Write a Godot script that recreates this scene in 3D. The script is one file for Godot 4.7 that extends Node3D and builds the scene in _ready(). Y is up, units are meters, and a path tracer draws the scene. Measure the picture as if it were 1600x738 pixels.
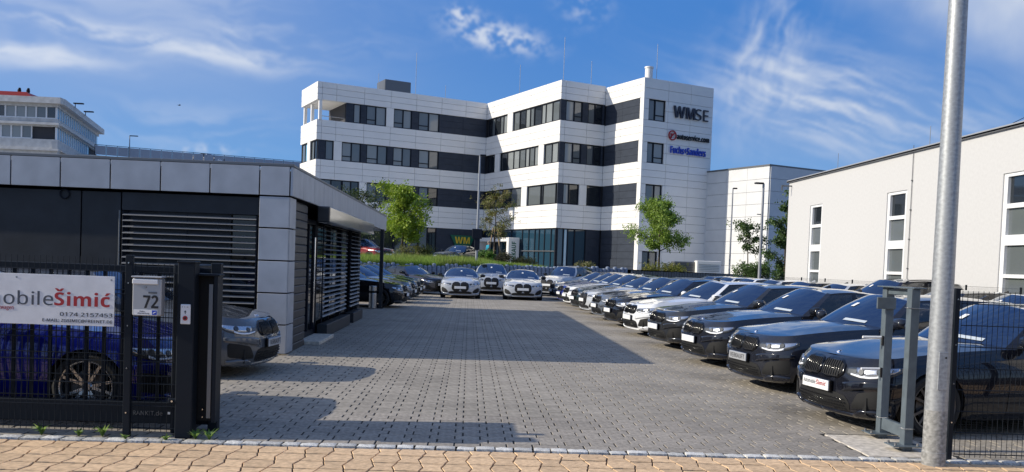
extends Node3D
# A car dealer's paved yard seen from the pavement, offices behind it.  -Z runs up the yard, +X along the street.

class Shape:
	var p := PackedVector3Array()
	var n := PackedVector3Array()
	func tri(a: Vector3, b: Vector3, c: Vector3, na: Vector3, nb: Vector3, nc: Vector3) -> void:
		var g := (b - a).cross(c - a)
		if g.length_squared() < 1e-14: return
		if g.dot(na + nb + nc) > 0.0:
			p.append_array([a, c, b]); n.append_array([na, nc, nb])
		else:
			p.append_array([a, b, c]); n.append_array([na, nb, nc])
	func quad(a: Vector3, b: Vector3, c: Vector3, d: Vector3, out := Vector3.ZERO) -> void:
		var g := (c - a).cross(d - b).normalized()
		if out != Vector3.ZERO and g.dot(out) < 0.0: g = -g
		tri(a, b, c, g, g, g); tri(a, c, d, g, g, g)
	func box(c: Vector3, s: Vector3, bev := 0.0, b := Basis.IDENTITY) -> Shape:
		var h := s * 0.5
		var v := minf(bev, 0.49 * minf(s.x, minf(s.y, s.z)))
		for ax in 3:
			var u := (ax + 1) % 3; var w := (ax + 2) % 3
			for sg in [-1.0, 1.0]:
				var q := []
				for k in [[-1, -1], [1, -1], [1, 1], [-1, 1]]:
					var t := Vector3.ZERO
					t[ax] = sg * h[ax]; t[u] = k[0] * (h[u] - v); t[w] = k[1] * (h[w] - v)
					q.append(c + b * t)
				var o := Vector3.ZERO; o[ax] = sg
				quad(q[0], q[1], q[2], q[3], b * o)
			if v > 0.0:
				for s1 in [-1.0, 1.0]:
					for s2 in [-1.0, 1.0]:
						var q2 := []
						for k in [[-1, 0], [1, 0], [1, 1], [-1, 1]]:
							var t := Vector3.ZERO
							t[ax] = k[0] * (h[ax] - v)
							t[u] = s1 * (h[u] - (v if k[1] else 0.0)); t[w] = s2 * (h[w] - (0.0 if k[1] else v))
							q2.append(c + b * t)
						var o2 := Vector3.ZERO; o2[u] = s1; o2[w] = s2
						quad(q2[0], q2[1], q2[2], q2[3], b * o2)
		if v > 0.0:
			for x in [-1.0, 1.0]: for y in [-1.0, 1.0]: for z in [-1.0, 1.0]:
				var k := Vector3(x, y, z)
				var nn: Vector3 = (b * k).normalized()
				tri(c + b * (k * Vector3(h.x, h.y - v, h.z - v)), c + b * (k * Vector3(h.x - v, h.y, h.z - v)), c + b * (k * Vector3(h.x - v, h.y - v, h.z)), nn, nn, nn)
		return self
	func tube(path: Array, radii: Array, seg := 8, caps := true) -> Shape:
		var rings := []; var ups := []
		var side := Vector3.ZERO
		for i in path.size():
			var d: Vector3 = ((path[mini(i + 1, path.size() - 1)] as Vector3) - (path[maxi(i - 1, 0)] as Vector3)).normalized()
			if side == Vector3.ZERO: side = d.cross(Vector3.UP if absf(d.y) < 0.9 else Vector3.RIGHT).normalized()
			side = (side - d * side.dot(d)).normalized()
			var w := d.cross(side)
			var ring := []; var nr := []
			for k in seg + 1:
				var a := TAU * k / seg
				var o := side * cos(a) + w * sin(a)
				ring.append((path[i] as Vector3) + o * float(radii[mini(i, radii.size() - 1)])); nr.append(o)
			rings.append(ring); ups.append(nr)
		for i in path.size() - 1:
			for k in seg:
				tri(rings[i][k], rings[i][k + 1], rings[i + 1][k + 1], ups[i][k], ups[i][k + 1], ups[i + 1][k + 1])
				tri(rings[i][k], rings[i + 1][k + 1], rings[i + 1][k], ups[i][k], ups[i + 1][k + 1], ups[i + 1][k])
		if caps:
			for e in [0, path.size() - 1]:
				var d2: Vector3 = ((path[e] as Vector3) - (path[1 if e == 0 else e - 1] as Vector3)).normalized()
				for k in seg: tri(path[e], rings[e][k], rings[e][k + 1], d2, d2, d2)
		return self
	func rod(a: Vector3, b: Vector3, r: float, seg := 6) -> Shape:
		return tube([a, b], [r, r], seg)
	func lathe(prof: Array, seg: int, at := Transform3D.IDENTITY) -> Shape:   # prof: [radius, height] pairs, turned about y
		for i in prof.size() - 1:
			var a: Array = prof[i]; var b: Array = prof[i + 1]
			var dn := Vector2(b[1] - a[1], -(b[0] - a[0])).normalized()
			for k in seg:
				var q := []; var m := []
				for e in [[a, k], [a, k + 1], [b, k + 1], [b, k]]:
					var t: float = TAU * e[1] / seg
					q.append(at * Vector3(e[0][0] * cos(t), e[0][1], e[0][0] * sin(t))); m.append((at.basis * Vector3(dn.x * cos(t), dn.y, dn.x * sin(t))).normalized())
				tri(q[0], q[1], q[2], m[0], m[1], m[2]); tri(q[0], q[2], q[3], m[0], m[2], m[3])
		return self
	func prism(poly: PackedVector2Array, depth: float, at := Transform3D.IDENTITY) -> Shape:   # polygon in xy, thick along +z
		var ids := Geometry2D.triangulate_polygon(poly)
		for z in [0.0, depth]:
			var nn: Vector3 = at.basis * Vector3(0, 0, 1.0 if z > 0.0 else -1.0)
			for i in range(0, ids.size(), 3):
				var q := []
				for k in 3: q.append(at * Vector3(poly[ids[i + k]].x, poly[ids[i + k]].y, z))
				tri(q[0], q[1], q[2], nn, nn, nn)
		var turn := 1.0 if Geometry2D.is_polygon_clockwise(poly) else -1.0
		for i in poly.size():
			var a := poly[i]; var b := poly[(i + 1) % poly.size()]
			var e := (b - a).normalized()
			quad(at * Vector3(a.x, a.y, 0), at * Vector3(b.x, b.y, 0), at * Vector3(b.x, b.y, depth), at * Vector3(a.x, a.y, depth), at.basis * Vector3(-e.y, e.x, 0) * turn)
		return self
	func sheet(rows: Array, out: Vector3) -> Shape:   # smooth grid; out: a direction the middle of it faces
		var nr := Shape.normals(rows, out)
		for i in rows.size() - 1:
			for j in rows[i].size() - 1:
				tri(rows[i][j], rows[i][j + 1], rows[i + 1][j + 1], nr[i][j], nr[i][j + 1], nr[i + 1][j + 1])
				tri(rows[i][j], rows[i + 1][j + 1], rows[i + 1][j], nr[i][j], nr[i + 1][j + 1], nr[i + 1][j])
		return self
	static func normals(rows: Array, out: Vector3) -> Array:
		var res := []
		var R := rows.size()
		var sum := 0.0
		for i in R:
			var line := []
			var C: int = rows[i].size()
			for j in C:
				var g := Vector3.ZERO
				for i0 in [maxi(i - 1, 0), i]:
					for j0 in [maxi(j - 1, 0), j]:
						if i0 + 1 < R and j0 + 1 < C:
							g += ((rows[i0 + 1][j0] as Vector3) - (rows[i0][j0 + 1] as Vector3)).cross((rows[i0 + 1][j0 + 1] as Vector3) - (rows[i0][j0] as Vector3)).normalized()
				g = g.normalized()
				sum += g.dot(out)
				line.append(g)
			res.append(line)
		if sum < 0.0:
			for l in res:
				for j in l.size(): l[j] = -l[j]
		return res
	func put(o: Shape, at: Transform3D) -> Shape:
		var b := at.basis
		for i in range(0, o.p.size(), 3):
			tri(at * o.p[i], at * o.p[i + 1], at * o.p[i + 2], (b * o.n[i]).normalized(), (b * o.n[i + 1]).normalized(), (b * o.n[i + 2]).normalized())
		return self
	func mesh() -> ArrayMesh:
		var a := []
		a.resize(Mesh.ARRAY_MAX)
		a[Mesh.ARRAY_VERTEX] = p; a[Mesh.ARRAY_NORMAL] = n
		var m := ArrayMesh.new()
		if p.size(): m.add_surface_from_arrays(Mesh.PRIMITIVE_TRIANGLES, a)
		return m

var rng := RandomNumberGenerator.new()
var K := {}   # materials

func lin(r: float, g: float, b: float) -> Color:
	return Color(r, g, b).linear_to_srgb()

func stuff(r: float, g: float, b: float, rough := 0.8, metal := 0.0) -> StandardMaterial3D:
	var m := StandardMaterial3D.new()
	m.albedo_color = lin(r, g, b); m.roughness = rough; m.metallic = metal
	return m

func grain(m: StandardMaterial3D, size: float, low: float, seed_: int, bump := 0.0, oct := 4) -> StandardMaterial3D:   # mottled colour and fine relief; size in metres
	var f := FastNoiseLite.new()
	f.seed = seed_; f.frequency = 0.02; f.fractal_octaves = oct
	var t := NoiseTexture2D.new()
	t.width = 256; t.height = 256; t.seamless = true; t.noise = f
	var g := Gradient.new()
	g.set_color(0, Color(low, low, low)); g.set_color(1, Color(1, 1, 1))
	t.color_ramp = g
	m.albedo_texture = t
	m.uv1_triplanar = true; m.uv1_world_triplanar = true
	m.uv1_scale = Vector3.ONE / size
	if bump > 0.0:
		m.heightmap_enabled = true; m.heightmap_texture = t; m.heightmap_scale = bump
	return m

func part(called: String, s, m: Material, parent: Node) -> MeshInstance3D:
	var o := MeshInstance3D.new()
	o.name = called
	o.mesh = s.mesh() if s is Shape else s
	o.material_override = m
	parent.add_child(o, true)
	return o

func thing(called: String, label: String, category: String, at := Vector3.ZERO, turn := 0.0, group := "") -> Node3D:
	var o := Node3D.new()
	o.name = called
	add_child(o, true)
	o.position = at; o.rotation.y = turn
	return tag(o, label, category, group)

func tag(o: Node3D, label: String, category: String, group := "") -> Node3D:
	o.set_meta("label", label)
	if category: o.set_meta("category", category)
	if group: o.set_meta("group", group)
	return o

func ground_piece(called: String, s, m: Material, label := "") -> MeshInstance3D:
	var o := part(called, s, m, self)
	o.set_meta("kind", "structure")
	if label: o.set_meta("label", label)
	return o

func copy(src: Node3D, label: String, at: Vector3, turn: float) -> Node3D:
	var o: Node3D = src.duplicate()
	o.name = String(src.name)
	add_child(o, true)
	o.position = at; o.rotation.y = turn
	o.set_meta("label", label)
	return o

func many(called: String, mesh: Mesh, m: Material, places: Array, colors: Array, parent: Node) -> MultiMeshInstance3D:
	var mm := MultiMesh.new()
	mm.transform_format = MultiMesh.TRANSFORM_3D
	mm.use_colors = colors.size() > 0
	mm.mesh = mesh
	mm.instance_count = places.size()
	for i in places.size():
		mm.set_instance_transform(i, places[i])
		if colors.size(): mm.set_instance_color(i, colors[i])
	var o := MultiMeshInstance3D.new()
	o.name = called; o.multimesh = mm; o.material_override = m
	parent.add_child(o, true)
	o.set_meta("kind", "stuff")
	return o

func along(keys: Array, x: float) -> float:   # piecewise linear through [x, y] pairs, x rising
	if x <= keys[0][0]: return keys[0][1]
	for i in keys.size() - 1:
		if x <= keys[i + 1][0]:
			return lerpf(keys[i][1], keys[i + 1][1], (x - keys[i][0]) / maxf(keys[i + 1][0] - keys[i][0], 1e-6))
	return keys[-1][1]

func write_text(text: String, height: float, font: String, depth := 0.004, weight := 400, wide := 1.0) -> Array:   # [mesh, width]: lettering whose capitals are about height tall
	var t := TextMesh.new()
	var f := SystemFont.new()
	f.font_names = PackedStringArray([font]); f.font_weight = weight
	t.font = f; t.text = text; t.font_size = 64; t.pixel_size = height / 46.0; t.depth = depth
	t.curve_step = 2.0
	t.horizontal_alignment = HORIZONTAL_ALIGNMENT_LEFT
	return [t, t.get_aabb().size.x]

func letters(called: String, text: String, height: float, font: String, m: Material, parent: Node, at: Transform3D, width := 0.0, depth := 0.004, weight := 400) -> MeshInstance3D:   # at: left end, middle height, facing +z
	var w := write_text(text, height, font, depth, weight)
	var o := part(called, w[0], m, parent)
	var k := 1.0
	if width > 0.0 and w[1] > 0.0: k = width / w[1]
	var box: AABB = w[0].get_aabb()
	o.transform = at * Transform3D(Basis.from_scale(Vector3(k, 1, 1)), Vector3(-box.position.x * k, 0, 0))
	return o

const SUN_DIR := Vector3(6.32, -3.2, -0.49)

func _ready() -> void:
	rng.seed = 7
	# camera: eye 1.68 m up on the far pavement, turned 2.8 degrees to the right of the yard's axis
	var cam := Camera3D.new()
	cam.name = "camera"
	cam.projection = Camera3D.PROJECTION_FRUSTUM
	cam.near = 0.1; cam.far = 1500.0
	cam.size = 0.053976; cam.frustum_offset = Vector2(0, 0.0068094)
	cam.transform = Transform3D(Basis(Vector3(0.99815, 0.03667, 0.04862), Vector3(-0.03482, 0.99868, -0.03857), Vector3(-0.04997, 0.03680, 0.99807)).orthonormalized(), Vector3(0, 1.68, 0))
	add_child(cam)
	cam.current = true
	var we := WorldEnvironment.new()
	we.name = "daylight"
	var e := Environment.new()
	e.background_mode = Environment.BG_SKY
	e.sky = Sky.new()
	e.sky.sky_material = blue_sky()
	e.background_energy_multiplier = 1.0
	e.tonemap_mode = Environment.TONE_MAPPER_LINEAR
	e.tonemap_exposure = 1.0
	e.sdfgi_enabled = true; e.ssao_enabled = true; e.ssil_enabled = true
	we.environment = e
	add_child(we)
	var sun := DirectionalLight3D.new()
	sun.name = "sun"
	sun.light_energy = 1.5; sun.light_color = Color(1.0, 0.965, 0.90); sun.light_angular_distance = 0.5; sun.shadow_enabled = true
	add_child(sun)
	sun.look_at_from_position(-SUN_DIR * 20.0, Vector3.ZERO)
	materials()
	ground()
	pavilion()
	office_block()
	white_hall()
	warehouse()
	far_office()
	bank_and_trees()
	front_fence()
	gate_catch()
	street_lamp()
	cars()
	small_things()

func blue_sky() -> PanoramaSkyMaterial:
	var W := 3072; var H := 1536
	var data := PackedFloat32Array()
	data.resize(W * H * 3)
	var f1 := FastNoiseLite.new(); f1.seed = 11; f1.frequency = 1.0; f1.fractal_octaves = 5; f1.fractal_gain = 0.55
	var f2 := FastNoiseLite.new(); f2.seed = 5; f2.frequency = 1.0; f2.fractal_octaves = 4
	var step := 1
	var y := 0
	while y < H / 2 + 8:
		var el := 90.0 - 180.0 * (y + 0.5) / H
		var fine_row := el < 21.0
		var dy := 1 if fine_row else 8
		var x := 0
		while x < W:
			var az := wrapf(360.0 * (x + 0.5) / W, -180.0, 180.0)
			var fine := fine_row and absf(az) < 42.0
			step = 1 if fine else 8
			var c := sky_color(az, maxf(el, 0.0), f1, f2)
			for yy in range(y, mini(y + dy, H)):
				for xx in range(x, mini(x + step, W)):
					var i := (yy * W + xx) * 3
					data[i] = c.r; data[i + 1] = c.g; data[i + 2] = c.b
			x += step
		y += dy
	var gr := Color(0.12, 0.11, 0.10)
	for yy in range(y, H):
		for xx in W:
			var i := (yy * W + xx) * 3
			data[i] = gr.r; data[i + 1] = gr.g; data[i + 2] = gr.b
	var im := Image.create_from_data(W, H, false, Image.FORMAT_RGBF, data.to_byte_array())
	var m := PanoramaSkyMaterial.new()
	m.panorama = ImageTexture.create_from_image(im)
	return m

func hump(x: float, y: float, cx: float, cy: float, rx: float, ry: float) -> float:
	return exp(-(pow((x - cx) / rx, 2.0) + pow((y - cy) / ry, 2.0)))

func sky_color(az: float, el: float, f1: FastNoiseLite, f2: FastNoiseLite) -> Color:   # az: degrees right of the yard's axis
	var t := pow(clampf(el / 90.0, 0.0, 1.0), 0.55)
	var low := Color(0.215, 0.490, 0.81); var mid := Color(0.042, 0.205, 0.59); var top := Color(0.035, 0.13, 0.42)
	var c := low.lerp(mid, smoothstep(0.0, 0.40, t)).lerp(top, smoothstep(0.42, 1.0, t))
	# paler towards the sun, which stands on the left, and along the horizon behind us
	var e := Vector3(sin(deg_to_rad(az)) * cos(deg_to_rad(el)), sin(deg_to_rad(el)), -cos(deg_to_rad(az)) * cos(deg_to_rad(el)))
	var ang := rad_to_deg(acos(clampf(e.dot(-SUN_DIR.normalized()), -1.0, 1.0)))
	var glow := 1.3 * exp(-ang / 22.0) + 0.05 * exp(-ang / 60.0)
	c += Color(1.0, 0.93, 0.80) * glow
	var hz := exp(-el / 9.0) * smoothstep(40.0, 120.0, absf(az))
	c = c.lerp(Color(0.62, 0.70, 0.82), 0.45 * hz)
	var wx := f2.get_noise_2d(az * 0.09, el * 0.14 + 7.0) * 3.2
	var wy := f2.get_noise_2d(az * 0.09 + 31.0, el * 0.14) * 1.3
	var a := az + wx; var b := el + wy
	var streak := 0.5 + 0.62 * f1.get_noise_2d(a * 0.07 - b * 0.06, b * 0.50) + 0.22 * f1.get_noise_2d(a * 0.35, b * 1.6 + 40.0)
	var a2 := az + wx * 0.35; var b2 := el + wy * 0.35
	var p := a2 * 0.50 - b2 * 0.12; var q := b2 * 0.22 + a2 * 0.05   # combed upwards to the right
	var wisp := 0.46 + 0.62 * f1.get_noise_2d(p * 0.62 + 50.0, q * 0.8) + 0.28 * f1.get_noise_2d(p * 2.2, q * 1.6 + 20.0)
	var puff := 0.5 + 0.62 * f1.get_noise_2d(az * 0.55 + 90.0, el * 0.85) + 0.3 * f1.get_noise_2d(az * 1.9, el * 2.6 + 11.0)
	var d := 0.0
	# veil over the upper left with two long streaks below it
	var s := smoothstep(0.18, 0.88, streak)
	d += (0.40 + 0.60 * s) * 0.72 * hump(az, el, -26.0, 16.6, 14.0, 2.9) + s * (0.95 * hump(a, el + wy * 0.4, -20.5, 12.3 - (az + 21.0) * 0.06, 8.5, 0.62) + 0.85 * hump(a, el + wy * 0.4, -26.0, 10.7, 5.5, 0.65) + 0.35 * hump(az, el, -17.0, 7.4, 6.0, 1.4) + 0.5 * hump(a, b, -12.0, 13.4, 6.0, 0.9)) + 0.20 * hump(az, el, -20.0, 11.5, 14.0, 3.5) + 0.22 * hump(az, el, 23.0, 9.5, 10.0, 3.6)
	# bright little cloud right over the offices
	d += 1.30 * smoothstep(0.28, 0.80, puff) * (hump(az + wx * 0.2, el + wy * 0.3, 1.3, 14.5 - az * 0.18, 2.6, 0.75) + 0.75 * hump(az, el, -1.1, 15.6, 0.9, 0.5))
	d += 0.6 * smoothstep(0.35, 0.9, puff) * hump(az, el, 6.9, 16.6, 1.4, 1.2)
	# torn wisps on the right, thick sheet in the upper right
	var w := smoothstep(0.12, 1.0, wisp)
	var p3 := az * 0.94 - el * 0.34 + wx * 0.25; var q3 := el * 0.94 + az * 0.34 + wy * 0.5   # long combed streaks sinking to the right
	var comb := smoothstep(0.15, 0.95, 0.46 + 0.60 * f1.get_noise_2d(p3 * 0.09 + 12.0, q3 * 0.62) + 0.30 * f1.get_noise_2d(p3 * 0.30, q3 * 2.0 + 5.0))
	d += w * (0.80 * hump(a2 - (el - 13.0) * 0.25, el, 18.2, 13.5, 2.4, 4.2) + 0.0)
	d += comb * 0.85 * hump(az, el + (az - 23.0) * 0.22, 23.5, 10.2, 7.5, 2.7)
	d += (0.75 + 0.25 * w) * 1.1 * smoothstep(-1.0, 4.0, (a - 26.5) * 0.55 + (b - 13.2)) * hump(az, el, 36.0, 16.5, 12.0, 5.0)
	d += 0.55 * smoothstep(0.4, 0.9, puff) * hump(az, el, -16.6, 6.2, 1.8, 0.45)
	# thin cirrus over the rest of the sky
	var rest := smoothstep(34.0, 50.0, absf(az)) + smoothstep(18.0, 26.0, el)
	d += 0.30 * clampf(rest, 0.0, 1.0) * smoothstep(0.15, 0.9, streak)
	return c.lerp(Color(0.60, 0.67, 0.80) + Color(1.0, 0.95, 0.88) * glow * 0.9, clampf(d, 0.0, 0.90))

func materials() -> void:
	K.glass = stuff(0.010, 0.014, 0.018, 0.02); K.glass.transparency = BaseMaterial3D.TRANSPARENCY_ALPHA; K.glass.albedo_color.a = 0.75; K.glass.metallic_specular = 0.9
	K.gloss_black = stuff(0.006, 0.006, 0.007, 0.12)
	K.void = stuff(0.004, 0.004, 0.004, 0.7)
	K.rubber = stuff(0.008, 0.008, 0.008, 0.9)
	K.cabin = stuff(0.02, 0.02, 0.022, 0.8)
	K.lamp_dark = stuff(0.03, 0.035, 0.04, 0.06); K.lamp_dark.clearcoat_enabled = true
	K.lamp = stuff(0.50, 0.53, 0.58, 0.14, 0.85); K.lamp.clearcoat_enabled = true
	K.drl = stuff(0.85, 0.87, 0.9, 0.15); K.drl.clearcoat_enabled = true
	K.tail = stuff(0.25, 0.006, 0.006, 0.1)
	K.white = stuff(0.78, 0.78, 0.77, 0.45)
	K.paper = stuff(0.80, 0.80, 0.78, 0.7)
	K.sheet = stuff(0.50, 0.55, 0.58, 0.5)
	K.badge_blue = stuff(0.04, 0.16, 0.45, 0.2)
	K.chrome = stuff(0.7, 0.7, 0.72, 0.12, 1.0)
	K.tyre = stuff(0.012, 0.012, 0.012, 0.75)
	K.rim = stuff(0.10, 0.10, 0.105, 0.28, 0.8)
	K.disc = stuff(0.12, 0.11, 0.10, 0.5, 0.7)
	more_materials()
	wheel_meshes()

func more_materials() -> void:
	K.soil = grain(stuff(0.10, 0.10, 0.09, 0.95), 3.0, 0.6, 1)
	K.asphalt = grain(stuff(0.06, 0.06, 0.06, 0.9), 0.5, 0.6, 2, 0.3)
	K.concrete = grain(stuff(0.82, 0.73, 0.60, 0.85), 0.6, 0.72, 3, 0.08)
	K.joint = grain(stuff(0.10, 0.072, 0.048, 0.95), 0.3, 0.4, 4)
	K.joint_dark = grain(stuff(0.022, 0.022, 0.018, 0.95), 0.3, 0.4, 5)
	K.tan = []
	for i in 4:
		var v: float = [0.90, 0.97, 1.03, 1.09][i]
		K.tan.append(grain(stuff(0.84 * v, 0.575 * v, 0.335 * v, 0.9), 0.35, 0.78, 6, 0.12, 5))
	K.tan_tint = grain(stuff(1, 1, 1, 0.9), 0.35, 0.78, 6); K.tan_tint.vertex_color_use_as_albedo = true
	K.granite = []
	for i in 3:
		var v: float = [0.80, 0.95, 1.1][i]
		K.granite.append(grain(stuff(0.88 * v, 0.85 * v, 0.78 * v, 0.85), 0.12, 0.66, 7, 0.04, 5))
	K.block = []
	for i in 5:
		var v := 0.84 + 0.08 * i
		K.block.append(grain(stuff(0.42 * v, 0.37 * v, 0.305 * v, 0.88), 0.30, 0.74, 8, 0.15, 5))
	K.block_tint = grain(stuff(1, 1, 1, 0.88), 0.5, 0.80, 8); K.block_tint.vertex_color_use_as_albedo = true
	K.anthracite = grain(stuff(0.022, 0.025, 0.030, 0.55), 2.5, 0.75, 9)
	K.frame = stuff(0.013, 0.016, 0.024, 0.5); K.frame.metallic_specular = 0.25
	K.trim = stuff(0.16, 0.165, 0.17, 0.4, 0.5)
	K.alu = grain(stuff(0.50, 0.51, 0.53, 0.42, 0.2), 3.0, 0.90, 10)
	K.slat = stuff(0.25, 0.25, 0.25, 0.4, 0.3)
	K.dark_glass = stuff(0.010, 0.012, 0.014, 0.04)
	K.brown_board = grain(stuff(0.055, 0.045, 0.040, 0.45), 1.2, 0.75, 11)
	K.awning = stuff(0.05, 0.052, 0.055, 0.10, 0.6); K.awning.clearcoat_enabled = true
	K.steel = stuff(0.38, 0.38, 0.38, 0.35, 0.9)
	K.white_panel = []
	for i in 3: K.white_panel.append(grain(stuff(0.86 - 0.014 * i, 0.835 - 0.012 * i, 0.785 - 0.01 * i, 0.5), 6.0, 0.97, 12))
	K.clad = grain(stuff(0.050, 0.060, 0.080, 0.55), 4.0, 0.85, 13); K.clad.metallic_specular = 0.25
	K.backing = stuff(0.05, 0.05, 0.055, 0.9)
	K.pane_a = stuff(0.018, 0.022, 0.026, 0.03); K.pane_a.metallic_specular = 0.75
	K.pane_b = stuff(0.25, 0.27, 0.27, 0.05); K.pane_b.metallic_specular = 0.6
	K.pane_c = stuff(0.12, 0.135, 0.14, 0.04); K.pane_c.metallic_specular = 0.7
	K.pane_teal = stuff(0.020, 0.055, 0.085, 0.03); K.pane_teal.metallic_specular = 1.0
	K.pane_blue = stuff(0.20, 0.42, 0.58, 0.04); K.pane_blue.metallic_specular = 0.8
	K.stucco = grain(stuff(0.56, 0.553, 0.54, 0.9), 0.7, 0.965, 14, 0.2, 5)
	K.warehouse = grain(stuff(0.70, 0.70, 0.69, 0.6), 5.0, 0.94, 15)
	K.pale_wall = grain(stuff(0.68, 0.66, 0.62, 0.8), 4.0, 0.85, 16)
	K.red_roof = stuff(0.42, 0.035, 0.03, 0.5)
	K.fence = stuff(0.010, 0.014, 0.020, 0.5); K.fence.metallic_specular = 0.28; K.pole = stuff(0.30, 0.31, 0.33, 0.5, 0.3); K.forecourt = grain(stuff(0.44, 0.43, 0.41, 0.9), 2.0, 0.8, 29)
	K.gate_grey = grain(stuff(0.125, 0.155, 0.175, 0.42), 0.8, 0.85, 17)
	K.galv = grain(stuff(0.46, 0.48, 0.49, 0.48, 0.45), 0.22, 0.78, 18, 0.0, 5)
	K.galv_low = grain(stuff(0.46, 0.46, 0.44, 0.7, 0.15), 0.25, 0.6, 19, 0.1, 5)
	K.sign_white = grain(stuff(0.74, 0.75, 0.76, 0.5), 0.8, 0.94, 20)
	K.ink_grey = stuff(0.06, 0.07, 0.09, 0.6); K.ink_red = stuff(0.36, 0.02, 0.025, 0.5); K.ink_black = stuff(0.012, 0.012, 0.013, 0.5)
	K.ink_blue = stuff(0.02, 0.06, 0.45, 0.4); K.sign_navy = stuff(0.015, 0.016, 0.035, 0.4)
	K.green = stuff(0.0, 0.11, 0.055, 0.5); K.yellow = stuff(0.75, 0.50, 0.02, 0.5); K.rail = stuff(0.32, 0.36, 0.42, 0.4); K.edge = stuff(0.30, 0.31, 0.33, 0.5)
	K.bark = grain(stuff(0.11, 0.085, 0.06, 0.95), 0.4, 0.5, 21, 0.5)
	K.leaf = stuff(1, 1, 1, 0.6); K.leaf.vertex_color_use_as_albedo = true; K.leaf.backlight_enabled = true; K.leaf.backlight = Color(0.75, 0.8, 0.55)
	K.windscreen = stuff(0.09, 0.148, 0.235, 0.02, 0.92)
	K.turf = grain(stuff(0.07, 0.10, 0.03, 0.95), 1.2, 0.5, 22)
	K.palisade = grain(stuff(0.30, 0.36, 0.47, 0.85), 0.7, 0.7, 23)  # blue of the shade is put into the stone colour
	K.stake = stuff(0.34, 0.24, 0.14, 0.9)
	K.skin = stuff(0.50, 0.30, 0.22, 0.6)
	K.shirt = stuff(0.01, 0.25, 0.36, 0.85); K.trousers = stuff(0.20, 0.17, 0.13, 0.9); K.hair = stuff(0.30, 0.26, 0.22, 0.8)
	K.black_car = car_paint(0.008, 0.009, 0.014); K.carbon_car = car_paint(0.016, 0.018, 0.026); K.grey_car = car_paint(0.028, 0.030, 0.034, 0.4)
	K.white_car = car_paint(0.76, 0.77, 0.78, 0.0); K.mist_car = car_paint(0.45, 0.475, 0.51, 0.35); K.silver_car = car_paint(0.50, 0.52, 0.54, 0.45); K.steel_car = car_paint(0.12, 0.135, 0.16, 0.45)
	K.blue_car = car_paint(0.006, 0.011, 0.165, 0.4); K.navy_car = car_paint(0.016, 0.016, 0.030); K.green_car = car_paint(0.010, 0.020, 0.019); K.red_car = car_paint(0.20, 0.012, 0.012)
	K.mail_grey = stuff(0.40, 0.41, 0.42, 0.4, 0.3)
	K.mist2_car = car_paint(0.10, 0.108, 0.12, 0.4)
	K.plate_grey = stuff(0.45, 0.46, 0.48, 0.4, 0.3)
	K.rim_bright = stuff(0.55, 0.55, 0.56, 0.22, 0.9)
	K.weed = stuff(0.09, 0.17, 0.03, 0.7); K.weed.backlight_enabled = true; K.weed.backlight = Color(0.6, 0.7, 0.4)

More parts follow.
